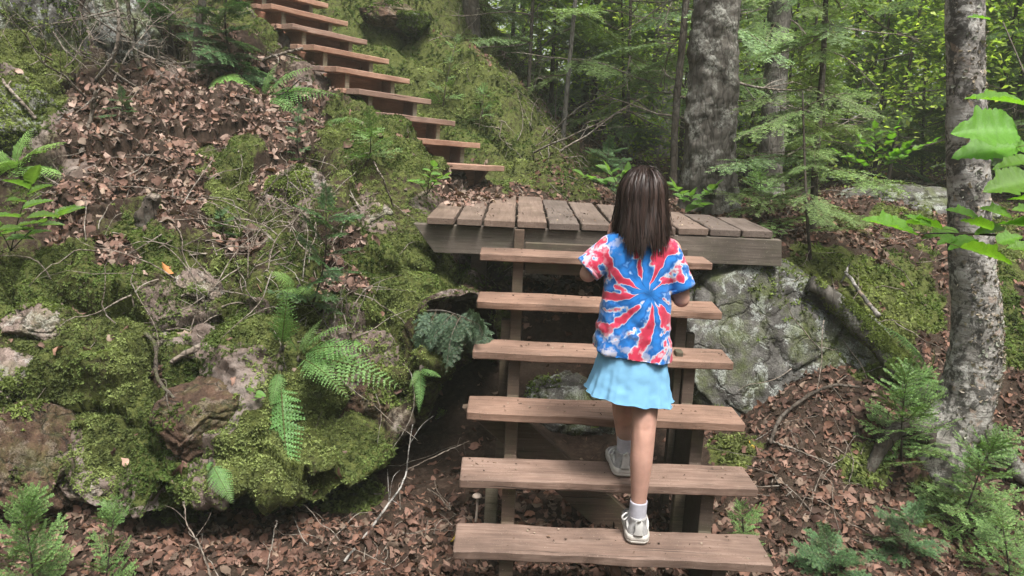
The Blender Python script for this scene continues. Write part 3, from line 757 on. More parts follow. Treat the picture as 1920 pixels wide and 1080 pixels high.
# ================================================================== GROUND COVER
def sample(V, F, n, seed, ymax=7.0, pad=160, back=False):
    rg = np.random.default_rng(seed)
    a, b, c = V[F[:, 0]], V[F[:, 1]], V[F[:, 2]]
    nn = np.cross(b-a, c-a); ar = np.linalg.norm(nn, axis=1)
    u, v, z = project((a+b+c)/3)
    ok = (z > .3) & (u > -pad) & (u < 1920+pad) & (v > -pad) & (v < 1080+pad) & (a[:, 1] < ymax)
    w = ar*ok/np.maximum(z, .5)**1.2
    i = rg.choice(len(F), n, p=w/w.sum())
    r1, r2 = rg.random(n), rg.random(n); s = np.sqrt(r1)
    Q = a[i]*(1-s)[:, None]+b[i]*(s*(1-r2))[:, None]+c[i]*(s*r2)[:, None]
    nrm = nn[i]/(ar[i][:, None]+1e-12)
    nrm = np.where((nrm[:, 2] < -.2)[:, None], -nrm, nrm)
    return Q, nrm, i
def basis(nrm, rg, tilt=.4):
    n = nrm+rg.normal(size=nrm.shape)*tilt
    n /= np.linalg.norm(n, axis=1)[:, None]
    t = rg.normal(size=nrm.shape); t -= n*np.sum(t*n, 1)[:, None]; t /= np.linalg.norm(t, axis=1)[:, None]
    return np.stack([t, np.cross(n, t), n], 2)
def leaf_template(k):
    rg = np.random.default_rng(100+k)
    x = np.linspace(-.5, .5, 6); w = np.array([.03, .22, .31, .27, .15, .015])*rg.uniform(.75, 1.25)
    fl = 1.0 if k % 2 else .35; cl, cw = fl*rg.uniform(-2.2, 2.2), fl*rg.uniform(.6, 2.6)*rg.choice([-1, 1])
    V = []
    for i in range(6):
        for y in (-1, -.0, 1):
            yy = y*w[i]
            V.append((x[i]+.03*rg.normal(), yy*math.cos(cw*abs(y)*.6), cl*(x[i]**2-.08)*.7+abs(y)*w[i]*cw*.8+.07*rg.normal()))
    F = []
    for i in range(5):
        for j in range(2):
            q = i*3+j; F.append((q, q+3, q+4, q+1))
    return np.array(V), np.array(F)
LT = [leaf_template(k) for k in range(12)]
def scatter_leaves(name, label, Q, nrm, size, seed, palette, lift=.010, tilt=.45):
    rg = np.random.default_rng(seed); n = len(Q); VV, FF, CC, o = [], [], [], 0
    which = rg.integers(0, len(LT), n)
    B = basis(nrm, rg, tilt); sz = size*np.clip(np.exp(rg.normal(-.12, .42, n)), .3, 1.55)
    for k, (tv, tf) in enumerate(LT):
        mk = which == k
        if not mk.any(): continue
        M = B[mk]*sz[mk][:, None, None]
        V, F = instances(tv, tf, M, Q[mk]+nrm[mk]*(lift*rg.random(mk.sum()))[:, None])
        pc = np.array(palette)[rg.integers(0, len(palette), mk.sum())]*rg.uniform(.55, 1.1, (mk.sum(), 1))
        VV.append(V); FF.append(F+o); CC.append(np.repeat(pc, len(tv), 0)*(.85+.3*rg.random((len(V), 1)))); o += len(V)
    return kind(obj(name, mesh(name, np.concatenate(VV), np.concatenate(FF), M_LITTER, col=np.concatenate(CC))), 'stuff', label)
BROWN = [(.19, .108, .080), (.235, .142, .108), (.27, .172, .135), (.155, .090, .068), (.32, .22, .175), (.215, .130, .102), (.125, .076, .058), (.27, .155, .108), (.37, .265, .215), (.09, .062, .05), (.30, .225, .17), (.22, .165, .13), (.10, .055, .04)]
REDB = [(.145, .076, .052), (.18, .098, .070), (.21, .12, .09), (.12, .062, .044), (.25, .155, .118), (.16, .09, .066), (.095, .052, .038), (.20, .105, .070), (.065, .04, .03), (.24, .17, .125), (.17, .12, .09), (.08, .045, .033)]
BT, GT = tris(BF), tris(GF)
Q, nn, i = sample(BV, BT, 56000, 1)
lw = BC[BT[i, 0], 0]; nz = fbm(Q, 9, 2, 5)
k = (RNG.random(len(Q)) < np.clip((lw-.42+.10*nz)*6, 0, 1)) & (nn[:, 2] > .12)
k |= (RNG.random(len(Q)) < .012) & (nn[:, 2] > .3)
scatter_leaves('leaf_litter', 'dry brown leaves covering the slope left of the stairs', Q[k], nn[k], .054, 3, BROWN)
Q, nn, i = sample(GV, GT, 80000, 2, ymax=8)
lw = GC[GT[i, 0], 0]; mw_ = GC[GT[i, 0], 1]
k = (RNG.random(len(Q)) < np.clip((lw-mw_*.9-.1)*3, .03, 1)) & (nn[:, 2] > .2) & ~((Q[:, 1] > 4.4) & (Q[:, 0] < .2) & (fbm(Q, 2, 2, 6) > -.25))
dark = (Q[:, 0] > -1.3) & (Q[:, 0] < .62) & (Q[:, 1] > .75) & (Q[:, 1] < 2.02)  # litter thinned so bare dark soil deepens the shade under the stairs
k &= ~(dark & (RNG.random(len(Q)) < np.clip((Q[:, 1]-.65)*2.2, 0, .93)))
scatter_leaves('leaf_litter', 'dry brown leaves covering the forest floor round the stairs', Q[k], nn[k], .045, 4, REDB)

def moss_template(k):
    rg = np.random.default_rng(300+k); V, F = [], []
    for j in range(7):
        a = rg.uniform(0, 6.28); el = rg.uniform(.15, 1.3); L = rg.uniform(.6, 1.0); w = .15
        d = np.array([math.cos(a)*math.cos(el), math.sin(a)*math.cos(el), math.sin(el)]); s = np.cross(d, (0, 0, 1)); s /= np.linalg.norm(s)
        m_ = d*L*.55+np.array([0, 0, .08])
        q = len(V); V += [(0, 0, 0), m_-s*w, d*L-np.array([0, 0, .12]), m_+s*w]; F.append((q, q+1, q+2, q+3))
    return np.array(V, float), np.array(F)
MT = [moss_template(k) for k in range(8)]
def scatter_moss(name, label, Q, nrm, size, seed, tone):
    rg = np.random.default_rng(seed); n = len(Q); VV, FF, CC, o = [], [], [], 0
    which = rg.integers(0, len(MT), n); B = basis(nrm*.8+np.array([0, 0, .35]), rg, .3); sz = size*rg.uniform(.6, 1.35, n)
    t1 = np.clip(.5+.8*fbm(Q, 2.2, 3, 400), 0, 1)[:, None]; t2 = np.clip(.5+.9*fbm(Q, 11, 2, 410), 0, 1)[:, None]
    c = (np.array([.070, .105, .026])*(1-t1)+np.array([.175, .205, .070])*t1)*(.55+.75*t2)*rg.uniform(.7, 1.35, (n, 1))*np.array(tone)
    for k, (tv, tf) in enumerate(MT):
        mk = which == k
        V, F = instances(tv, tf, B[mk]*sz[mk][:, None, None], Q[mk])
        VV.append(V); FF.append(F+o); CC.append(np.repeat(c[mk], len(tv), 0)); o += len(V)
    return kind(obj(name, mesh(name, np.concatenate(VV), np.concatenate(FF), M_MOSS, col=np.concatenate(CC))), 'stuff', label)
Q, nn, i = sample(BV, BT, 150000, 11, ymax=5)
mw_ = BC[BT[i, 0], 1]; k = RNG.random(len(Q)) < np.clip((mw_-.38+.16*fbm(Q, 8, 2, 12))*4, 0, 1)
scatter_moss('moss', 'green and yellow moss over the rocks of the bank left of the stairs', Q[k], nn[k], .0175, 5, (1.0, 1.02, 1.05))
Q, nn, i = sample(GV, GT, 90000, 12, ymax=8)
mw_ = GC[GT[i, 0], 1]; k = RNG.random(len(Q)) < np.clip((mw_-.42+.2*fbm(Q, 6, 2, 13))*4, 0, 1)
scatter_moss('moss', 'moss over the slope beyond the upper stairs and right of the platform', Q[k], nn[k], .034, 6, (1.05, 1.05, 1.05))
# moss on the boulders: cushions where the photograph shows them
rq, rn = [], []
for (Vr, Fr, lab), dens in zip(ROCKS, [.22, .02, .12, .2, .2, .15, .1, .1, .2, .5, .25, .2, .25, .7, .95, .1, .25, .2, .2, .9, .35, .9]):
    Q, nn, i = sample(Vr, Fr, 3600, 17, ymax=9)
    c = Vr.mean(0); out = np.sum(nn*(Q-c), 1) < 0; nn[out] *= -1
    up = nn[:, 2]
    k = RNG.random(len(Q)) < np.clip((fbm(Q, 4, 3, 19)*.9+up*.45+dens*1.8-.75)*2.2, 0, 1)
    rq.append(Q[k]); rn.append(nn[k])
scatter_moss('moss', 'moss cushions growing on the boulders', np.concatenate(rq), np.concatenate(rn), .022, 7, (.95, 1, .9))

# fine dead twigs and roots tangled over the slope: nobody could count them
def twig_mess(name, label, spots, n, seed, lmin, lmax, r):
    rg = np.random.default_rng(seed); parts = []
    for t in range(n):
        (u, v, su, sv) = spots[rg.integers(0, len(spots))]
        p, nr = hit(u+rg.normal()*su, v+rg.normal()*sv)
        if p is None or p[1] > 7: continue
        L = rg.uniform(lmin, lmax); d = rg.normal(size=3); d -= nr*(d @ nr)*.75; d /= np.linalg.norm(d)
        q = [p+nr*.006]
        for s in range(5):
            d = d+rg.normal(size=3)*.22; d[2] -= .06; d /= np.linalg.norm(d)
            nx = q[-1]+d*L/5
            e = BVH.find_nearest(Vector(nx))
            if e[0] is not None:
                dist = (nx-np.array(e[0])); 
                if e[3] > .05: nx = nx-dist*.4
            q.append(nx+nr*.004)
        parts.append(tube(spline(q, 9), np.linspace(r, r*.35, 9)*rg.uniform(.6, 1.5), 4, caps=False))
    V, F = merge(parts)
    return kind(obj(name, mesh(name, V, F, M_TWIG)), 'stuff', label)
twig_mess('dead_twigs', 'fine dead twigs and rootlets tangled over the bank', [(300, 400, 120, 60), (420, 420, 80, 60), (200, 130, 90, 70), (520, 400, 60, 60), (300, 560, 80, 60), (560, 520, 60, 40), (250, 60, 80, 40), (640, 620, 60, 50), (120, 350, 60, 50), (330, 300, 150, 60), (620, 420, 60, 60), (420, 500, 60, 40), (250, 100, 120, 60)], 360, 21, .12, .6, .0032)
twig_mess('dead_twigs', 'fine dead twigs and roots hanging on the slope behind the platform', [(1050, 210, 60, 50), (980, 160, 40, 50), (1000, 270, 50, 40), (920, 60, 50, 40), (1100, 240, 40, 30)], 110, 23, .2, .8, .0042)
twig_mess('dead_twigs', 'fine dead twigs over the leaf pile and forest floor', [(1560, 840, 90, 70), (1640, 960, 80, 60), (1600, 560, 60, 50), (600, 1020, 120, 40), (750, 980, 80, 40), (1000, 520, 60, 12), (1500, 900, 50, 60), (1650, 480, 80, 40)], 170, 25, .12, .42, .0026)

# ================================================================== PLANTS
def needles_on(p0, p1, nl, step, rg, w=.0013, flat=.25, c0=(.03, .075, .03), c1=(.07, .14, .05), tone=1.0, up=(0, 0, 1)):
    d = p1-p0; L = np.linalg.norm(d); d = d/L; s = np.cross(up, d); s /= np.linalg.norm(s)+1e-9; n = np.cross(d, s)
    k = max(2, int(L/step)); t = (np.arange(k)+.5)/k
    B = np.repeat(p0+t[:, None]*(p1-p0), 2, 0); m_ = len(B); sg = np.tile([-1, 1], k)
    ln = nl*rg.uniform(.75, 1.1, m_)*np.repeat(np.clip(1.25-t*.7, .4, 1), 2)
    dr = s*sg[:, None]*1.0+d*.75+n*rg.normal(0, flat, m_)[:, None]+n*.12; dr /= np.linalg.norm(dr, axis=1)[:, None]
    ww = np.cross(dr, n+rg.normal(0, .3, (m_, 3))); ww /= np.linalg.norm(ww, axis=1)[:, None]
    V = np.stack([B-ww*w, B+dr*ln[:, None]*.9-ww*w*.8, B+dr*ln[:, None], B+dr*ln[:, None]*.9+ww*w*.8, B+ww*w], 1)
    c = (np.array(c0)*(1-t)[:, None]+np.array(c1)*t[:, None])*tone
    c = np.repeat(np.repeat(c, 2, 0)*rg.uniform(.7, 1.3, (m_, 1)), 5, 0)
    return V.reshape(-1, 3), c
def spray_mesh(name, seed, L=.30, nside=9, nl=.015, step=.0042, w=.0014, droop=.25, side=.5, second=True, c0=(.04, .095, .038), c1=(.105, .185, .068)):
    rg = np.random.default_rng(seed); NV, NC, TW = [], [], []
    ax = [np.array([0., 0, 0])]; d = np.array([1., 0, 0])
    for k in range(8):
        d = d+np.array([0, rg.normal()*.06, -droop/8+rg.normal()*.02]); d /= np.linalg.norm(d); ax.append(ax[-1]+d*L/8)
    ax = np.array(ax); fine = spline(ax, 17)
    TW.append(tube(fine, np.linspace(.0026, .0009, 17)*(L/.3)**.5, 4, caps=False))
    def seg(pl, tone):
        for a, b in zip(pl[:-1], pl[1:]):
            V, C = needles_on(a, b, nl, step, rg, w, c0=c0, c1=c1, tone=tone); NV.append(V); NC.append(C)
    seg(fine[4:], 1.0)
    for k in range(nside):
        t = .12+.8*k/nside; p = fine[int(t*16)]; dd = fine[min(16, int(t*16)+1)]-p; dd /= np.linalg.norm(dd)
        for sg in (-1, 1):
            if rg.random() < .1: continue
            s = np.array([-dd[1], dd[0], 0])*sg; s /= np.linalg.norm(s)
            dr = s*.8+dd*.75+np.array([0, 0, rg.normal()*.12-.1*droop]); dr /= np.linalg.norm(dr)
            l2 = L*side*(1-.75*t)*rg.uniform(.75, 1.15); q = [p]
            for j in range(4): dr = dr+np.array([0, 0, -.05]); dr /= np.linalg.norm(dr); q.append(q[-1]+dr*l2/4)
            q = np.array(q); TW.append(tube(q, np.linspace(.0014, .0006, 5), 3, caps=False)); seg(q, rg.uniform(.85, 1.2))
            if second:
                for j in (1, 2):
                    for s2 in (-1, 1):
                        e = np.array([-dr[1], dr[0], 0])*s2; e = e/np.linalg.norm(e)*.75+dr*.8; e /= np.linalg.norm(e)
                        seg(np.array([q[j], q[j]+e*l2*.32]), rg.uniform(.95, 1.3))
    V = np.concatenate(NV); n = len(V)//5
    F = [list(range(5*k, 5*k+5)) for k in range(n)]
    C = np.concatenate(NC)
    tv, tf = merge(TW)
    me = mesh(name, np.concatenate([V, tv]), F+[[i+len(V) for i in f] for f in tf], smooth=False, col=np.concatenate([C, np.tile([.12, .085, .06], (len(tv), 1))]), mat=M_FIR)
    return me
SPR = [spray_mesh('fir_branch', 500+k) for k in range(4)]                                                          # dense shade-grown sprays
SPRY = [spray_mesh('fir_branch', 520+k, c0=(.09, .19, .05), c1=(.22, .36, .11), droop=-.05, nl=.019, w=.0021, step=.0062, nside=6, second=False, side=.6) for k in range(3)]   # fresh young shoots
SPRD = [spray_mesh('fir_branch', 540+k, droop=.9, c0=(.04, .075, .045), c1=(.09, .14, .075)) for k in range(3)]
BOUGH = [spray_mesh('branch', 560+k, L=1.0, nside=13, nl=.034, step=.013, w=.0035, droop=.45, side=.42, c0=(.11, .18, .08), c1=(.21, .31, .13)) for k in range(4)]
BOUGHP = [spray_mesh('branch', 580+k, L=1.0, nside=12, nl=.034, step=.015, w=.0035, droop=.3, side=.45, c0=(.12, .19, .065), c1=(.22, .31, .105)) for k in range(3)]

def place(o, loc, d, up=(0, 0, 1), s=1.0, roll=0.0):
    R = frame(d, up); M = Matrix(R.tolist()).to_4x4()
    o.matrix_basis = Matrix.Translation(Vector([float(x) for x in loc])) @ M @ Matrix.Rotation(roll, 4, 'X') @ Matrix.Diagonal((s, s, s, 1))
    return o
def sapling(label, base, tip, nb, lens, templates, seed, rstem=.006, t0=.15, el=(25, 60), tilt=.0, name='fir_sapling', toward=None, top=True, bmat=None):
    rg = np.random.default_rng(seed); base = np.asarray(base, float); tip = np.asarray(tip, float)
    t = thing(name, label, 'sapling', base)
    mid = (base+tip)/2+rg.normal(size=3)*.04*np.linalg.norm(tip-base)
    ax = spline([base, mid, tip], 14)-base
    V, F = tube(ax, np.linspace(rstem, rstem*.3, 14), 6)
    obj('stem', mesh('stem', V, F, bmat or M_BARKD), t)
    az = rg.uniform(0, 6.28)
    for k in range(nb):
        f = t0+(1-t0)*k/max(1, nb-1)*.97; p = ax[int(f*13)]
        az += 2.4+rg.normal()*.3
        e = math.radians(el[0]+(el[1]-el[0])*f)+rg.normal()*.12
        d = np.array([math.cos(az)*math.cos(e), math.sin(az)*math.cos(e), math.sin(e)])
        if toward is not None: d = d+np.asarray(toward)*.8; d /= np.linalg.norm(d)
        o = obj('branch', templates[rg.integers(0, len(templates))], t)
        place(o, p, d, s=(lens[0]+(lens[1]-lens[0])*f)*rg.uniform(.8, 1.2)/.30, roll=rg.normal()*.3)
    if top:
        o = obj('branch', templates[0], t); place(o, ax[-2], ax[-1]-ax[-3], up=(0, 1, 0), s=lens[1]/.30)
    return t
def H(u, v): return hit(u, v)[0]
g0 = gz(np.array([-1.9]), np.array([-.2]))[0]
sapling('bushy bright fir sapling in the bottom left corner', P(60, 1180, .02), P(45, 965, .0), 24, (.20, .15), SPRY, 1, el=(20, 60), rstem=.005)
sapling('slim upright fir shoot at the bottom left beside the bushy one', P(190, 1160, .1), P(214, 960, .1), 14, (.15, .10), SPRY, 2, el=(25, 55), rstem=.004)
sapling('dark fir sapling growing from the middle of the bank above the ferns', H(585, 575), H(585, 575)+np.array([.10, -.12, .50]), 16, (.26, .14), SPR, 3, el=(0, 45), toward=(.5, -.5, 0))
sapling('fir hanging over the bank edge beside the fourth tread', H(800, 585)+np.array([0, .02, 0]), H(800, 585)+np.array([.20, -.16, .02]), 13, (.26, .24), SPRD, 4, el=(-40, -10), toward=(.5, -.4, -.3))
sapling('small fir seedling on the mossy crest in front of the upper stairs', H(562, 305), H(562, 305)+np.array([0, 0, .32]), 12, (.19, .08), SPR, 5, el=(10, 45))
sapling('spreading fir seedling low on the crest by the lowest upper treads', H(690, 300), H(690, 300)+np.array([.02, -.05, .16]), 11, (.22, .14), SPRY, 6, el=(5, 25))
sapling('flat fir seedling in the leaves of the left slope', H(230, 215), H(230, 215)+np.array([0, 0, .10]), 8, (.16, .10), SPR, 7, el=(5, 20))
sapling('dense dark fir beside the top of the upper stairs', H(440, 140), H(440, 140)+np.array([.05, 0, .95]), 34, (.45, .20), SPR, 8, el=(-5, 35), rstem=.012, t0=.06)
sapling('fir bough shading the top left slope', H(330, 110), H(330, 110)+np.array([-.05, 0, .75]), 18, (.50, .25), SPR, 9, el=(-5, 30), rstem=.012, t0=.3)
sapling('leafy fir sapling at the foot of the birch in the lower right', H(1800, 1000), H(1800, 1000)+np.array([.05, -.02, .46]), 28, (.34, .15), SPRY, 10, el=(5, 40), rstem=.006, t0=.05)
sapling('upright fir sapling beside the leaning root', H(1690, 880), H(1690, 880)+np.array([-.10, -.10, .50]), 26, (.30, .17), SPRY, 11, el=(10, 55), rstem=.006, t0=.1)
sapling('fir seedling beside the right ends of the two lowest treads', P(1400, 1075, .45), P(1392, 965, .45), 14, (.16, .09), SPRY, 12, el=(5, 45))
sapling('fir seedling at the bottom edge right of the stairs', P(1560, 1110, .35), P(1555, 1030, .35), 14, (.24, .14), SPR, 13, el=(0, 35))
sapling('fir seedling in the bottom right corner', P(1890, 1120, .45), P(1880, 985, .45), 18, (.26, .14), SPRY, 14, el=(0, 40))
sapling('fir seedling low between the two lower right saplings', H(1700, 1040), H(1700, 1040)+np.array([0, 0, .17]), 12, (.20, .12), SPR, 15, el=(0, 35))
sapling('bluish fir seedling behind the platform left of the person', H(1140, 352), P(1140, 285, 4.9), 15, (.38, .20), SPR, 16, el=(0, 30))
sapling('small fir behind the platform right of the person', P(1425, 402, 3.6), P(1425, 335, 3.6), 16, (.36, .2), SPRY, 17, el=(0, 30))
sapling('thin seedling standing on the moss right of the upper stairs', H(830, 200), H(830, 200)+np.array([.12, 0, .62]), 12, (.24, .10), SPRY, 18, el=(10, 40))
sapling('small fir sprout on the moss beside the lowest upper tread', H(905, 225), H(905, 225)+np.array([0, 0, .25]), 9, (.22, .12), SPRY, 19, el=(0, 30))
sapling('little fir sprout in the moss bulge of the bank', H(420, 440), H(420, 440)+np.array([0, -.05, .12]), 7, (.11, .06), SPR, 20, el=(10, 45))

# ---- ferns
def frond_mesh(name, seed, droop, np_=24, width=.24, stalk=.16, c0=(.13, .25, .075), c1=(.24, .41, .135), lobes=8):
    rg = np.random.default_rng(seed); V, F, C = [], [], []
    ts = np.linspace(0, 1, 26); ang = droop[0]+(droop[1]-droop[0])*ts; ax = [np.zeros(3)]
    for a in ang[1:]: ax.append(ax[-1]+np.array([math.cos(a), 0, math.sin(a)])/25)
    ax = np.array(ax); tv, tf = tube(ax, np.linspace(.007, .0015, 26), 4, caps=False)
    for k in range(np_):
        f = (k+.5)/np_; t = stalk+(1-stalk)*f; x = t*25; i = min(24, int(x)); p = ax[i]+(ax[i+1]-ax[i])*(x-i); d = ax[i+1]-ax[i]; d /= np.linalg.norm(d)
        L = width*(.55+.45*min(1, f/.22))*(1-f)**.78*1.15 if f < .97 else .01
        up = np.cross(d, (0, 1, 0)); up = -up if up[2] < 0 else up
        for sg in (-1, 1):
            dr = np.array([0, sg, 0])*.92+d*(.22+.25*f)-up*.12+rg.normal(size=3)*.05; dr /= np.linalg.norm(dr)
            cc = (np.array(c0)*(1-f*.6)+np.array(c1)*f*.6)*rg.uniform(.85, 1.2)
            nl = max(3, int(lobes*(1-.5*f)))
            for j in range(nl):
                g = (j+.3)/nl; b = p+dr*L*g-up*(L*g*g*.25); w = L*.125*(1-g)**.7+.0016
                for s2 in (-1, 1):
                    e = d*s2*.9+dr*.55; e /= np.linalg.norm(e); s_ = dr*(L/nl*.52)
                    q = len(V); rj = rg.uniform(.8, 1.2); V += [b-s_*.95, b+e*w*.85*rj-s_*.45, b+e*w*1.45*rj+s_*.45, b+s_*1.05]
                    V[-3] = V[-3]+up*.004*rg.normal(); V[-2] = V[-2]+up*.004*rg.normal()
                    F.append([q, q+1, q+2, q+3] if s2*sg > 0 else [q+3, q+2, q+1, q]); C += [cc*.85, cc*1.05, cc*1.1, cc*.9]
    n = len(V); V = np.concatenate([np.array(V), tv]); F += [[i+n for i in f] for f in tf]
    C = np.concatenate([np.array(C), np.tile([.12, .13, .045], (len(tv), 1))])
    return mesh(name, V, F, M_FERN, smooth=False, col=C)
FA = [frond_mesh('frond', 700, (.45, -.5), 20, .20), frond_mesh('frond', 701, (.35, -.6), 19, .22), frond_mesh('frond', 702, (.6, -.3), 21, .18)]
FH = [frond_mesh('frond', 705, (-.1, -.35), 26, .17), frond_mesh('frond', 706, (0, -.2), 22, .25)]
FL = [frond_mesh('frond', 710, (.5, -.4), 20, .34, c0=(.17, .30, .08), c1=(.30, .46, .14)), frond_mesh('frond', 711, (.4, -.5), 20, .30, c0=(.17, .30, .08), c1=(.30, .46, .14))]
def fern(label, base, tips, temps, seed, roll=None, name='fern'):
    rg = np.random.default_rng(seed); e_ = BVH.find_nearest(Vector(base)); nv = np.array(e_[1]); nv = -nv if nv @ (CAM-base) < 0 else nv; base = base+nv*.02+(CAM-base)/np.linalg.norm(CAM-base)*.04
    t = thing(name, label, 'fern', base)
    for k, tp in enumerate(tips):
        tp = np.asarray(tp, float)
        for f_ in (1.0, .6):                 # keep the frond in front of the bank
            md_ = base+(tp-base)*f_; dv = Vector(md_-CAM); h_ = BVH.ray_cast(Vector(CAM), dv.normalized(), 20)
            if h_[0] is not None and h_[3] < dv.length+.06: tp = tp-(np.array(dv)/dv.length)*min(.10, (dv.length+.06-h_[3])/f_)
        d = tp-base; L = np.linalg.norm(d); o = obj('frond', temps[k % len(temps)], t)
        up = np.array([0, -.45, 1.0]); place(o, (0, 0, 0), d, up=up, s=L*1.03, roll=(roll[k] if roll else rg.normal()*.2))
    # a short scaly crown joins the stalks
    V, F = tube(spline([(0, 0, -.02), (.003, 0, .0), (0, .002, .012)], 5), [.008, .011, .012, .010, .004], 7)
    obj('crown', mesh('crown', V, F, M_BARKD), t)
    return t
b = H(560, 672)
fern('large green fern spreading over the middle of the bank', b, [P(498, 598, b[1]-0.19), P(748, 708, b[1]-0.29), P(660, 768, b[1]-0.32), P(660, 603, b[1]-0.17), P(690, 640, b[1]-0.23), P(612, 600, b[1]+.02)], FA, 1)
b = H(528, 655)
fern('narrow fern standing upright above the large fern', b, [P(545, 508, b[1]-0.17), P(510, 520, b[1]-0.13)], [FA[2]], 2, roll=[1.2, .8])
b = H(521, 690)
fern('long fern frond hanging straight down the rock face', b, [P(532, 935, b[1]-0.27), P(505, 760, b[1]-0.19)], FH, 3, roll=[.1, .2])
b = H(398, 868)
fern('single small fern frond low on the bank by the dark hollow', b, [P(434, 938, b[1]-0.19), P(388, 880, b[1]-0.12)], [FH[1]], 4, roll=[.1, .4])
b = H(30, 330)
fern('pale lacy fern at the left edge', b, [P(128, 272, b[1]-0.12), P(112, 325, b[1]-0.29), P(-30, 270, b[1]-0.12), P(58, 235, b[1]+.05), P(5, 310, b[1]-0.32)], FL, 5)
b = H(490, 190)
fern('arching fern in front of the left side of the upper stairs', b, [P(585, 122, b[1]-0.17), P(615, 165, b[1]-0.22), P(640, 205, b[1]-0.25), P(520, 115, b[1]), P(560, 205, b[1]-0.32), P(430, 150, b[1]-0.17)], FA, 6)
b = H(610, 235)
fern('low fern trailing along the crest below the arching fern', b, [P(690, 232, b[1]-0.17), P(660, 265, b[1]-0.27), P(560, 225, b[1]-0.12)], FA, 7)
b = H(785, 690)
fern('small drooping fern under the hanging fir', b, [P(792, 765, b[1]-0.21), P(825, 700, b[1]-0.19), P(770, 720, b[1]-0.17)], FH, 8)
b = H(1735, 700)
fern('small fern tucked against the birch trunk', b, [P(1690, 640, b[1]-0.10), P(1660, 600, b[1]), P(1740, 650, b[1]-0.12), P(1700, 680, b[1]-0.17)], FA, 9)
b = H(555, 545)
fern('little fern in the moss below the dark fir sapling', b, [P(500, 512, b[1]-0.12), P(520, 560, b[1]-0.17), P(590, 560, b[1]-0.17)], FL, 10)
b = H(420, 145)
fern('small fern beside the dark fir at the top left', b, [P(440, 190, b[1]-0.22), P(400, 175, b[1]-0.17), P(455, 160, b[1]-0.17)], FL, 11)

# ---- broad leaves
def broad_mesh(name, seed, lobed=True, c0=(.15, .33, .035), n=26, cup=.16, vein=.03, aspect=.33):
    rg = np.random.default_rng(seed); t = np.linspace(0, 1, n)
    half = aspect*np.sin(np.pi*t**.62)**.75
    if lobed: half = half*(1+.45*np.exp(-((t-.56)/.05)**2)-.20*np.exp(-((t-.70)/.06)**2))
    half[0] = half[-1] = .004
    V, F, C = [], [], []
    for i in range(n):
        sa = .11*(i % 2)*(half[i] > .05)
        for j, y in enumerate((-1, -.62, -.3, 0, .3, .62, 1)):
            yy = half[i]*y*(1+sa*(abs(y) == 1))
            z = cup*abs(y)**1.5*half[i]*2-.12*(t[i]-.4)**2+vein*math.sin(t[i]*44-abs(y)*6)*.35*(abs(y) > 0)*half[i]*2.2+.012*rg.normal()*(abs(y) > .4)
            V.append((t[i]-.04*abs(y)*0, yy, z)); C.append(np.array(c0)*(1.12 if y == 0 else 1.0)*(1-.12*(math.sin(t[i]*44-abs(y)*6) > .8)))
    for i in range(n-1):
        for j in range(6):
            q = i*7+j; F.append((q, q+7, q+8, q+1))
    tv, tf = tube([(-.28, 0, -.02), (-.12, 0, -.005), (0, 0, -.019)], [.008, .007, .006], 5)
    n0 = len(V); V = np.concatenate([np.array(V), tv]); F = [list(f) for f in F]+[[i+n0 for i in f] for f in tf]
    C = np.concatenate([np.array(C), np.tile([.16, .14, .05], (len(tv), 1))])
    return mesh(name, V, F, M_BROAD, col=C)
BL = [broad_mesh('leaf', 800+k) for k in range(3)]
BLP = [broad_mesh('leaf', 810+k, lobed=False, c0=(.13, .24, .05), aspect=.24, cup=.25) for k in range(2)]
BLS = [broad_mesh('leaf', 820+k, lobed=False, c0=(.16, .30, .07), aspect=.36, cup=.15) for k in range(2)]
def leaf_at(parent, tpl, bu, bv, tu, tv, dist, face, s=1.0, dd=0.0, origin=None):
    a = PD(bu, bv, dist); b = PD(tu, tv, dist+dd); o = obj('leaf', tpl, parent)
    R = frame(b-a, face); L = np.linalg.norm(b-a)*s
    loc = a-np.array(parent.location)
    o.matrix_basis = Matrix.Translation(Vector(loc)) @ Matrix(R.tolist()).to_4x4() @ Matrix.Diagonal((L, L, L, 1))
    return a
mb = thing('maple_sapling', 'maple sapling with large bright leaves reaching in from the right edge', 'sapling', PD(1960, 470, 1.75))
mq = np.array(mb.location); mg = gz(np.array([mq[0]+.45]), np.array([mq[1]]))[0]
V, F = tube(spline([(.45, 0, mg-mq[2]-.03), (.38, .01, (mg-mq[2])*.5), (.12, 0, -.14), (0, 0, .01)], 24), np.linspace(.011, .0045, 24), 8); obj('trunk', mesh('trunk', V, F, M_BARKD), mb)
LV = [(1908, 243, 1768, 248, 1.62, (-.15, -.75, .65), .0), (1905, 275, 1768, 296, 1.66, (0, -.55, .8), .03), (1925, 196, 1795, 178, 1.70, (0, -.2, 1), .02), (1935, 335, 1832, 360, 1.60, (.2, -.6, .8), .0),
      (1718, 438, 1604, 404, 1.80, (.0, -.25, 1), .0), (1768, 428, 1672, 412, 1.84, (0, .35, 1), .05), (1838, 412, 1765, 388, 1.78, (0, -.3, 1), .0), (1898, 408, 1830, 386, 1.74, (0, -.4, 1), .0), (1862, 430, 1792, 408, 1.70, (.2, .45, 1), .02),
      (1792, 444, 1752, 460, 1.72, (0, -.4, 1), .0), (1800, 462, 1915, 498, 1.66, (.3, .35, 1), -.05), (1935, 424, 1862, 416, 1.72, (0, .4, 1), .0), (1940, 395, 1892, 392, 1.70, (0, -.5, 1), .0), (1870, 455, 1925, 440, 1.68, (0, -.5, 1), .0),
      (1800, 436, 1715, 448, 1.86, (0, -.2, 1), .03), (1855, 36, 1808, 30, 1.9, (0, -.25, 1), 0), (1930, 285, 1872, 262, 1.68, (0, -.6, .8), .0), (1945, 470, 1880, 462, 1.62, (0, -.4, 1), 0)]
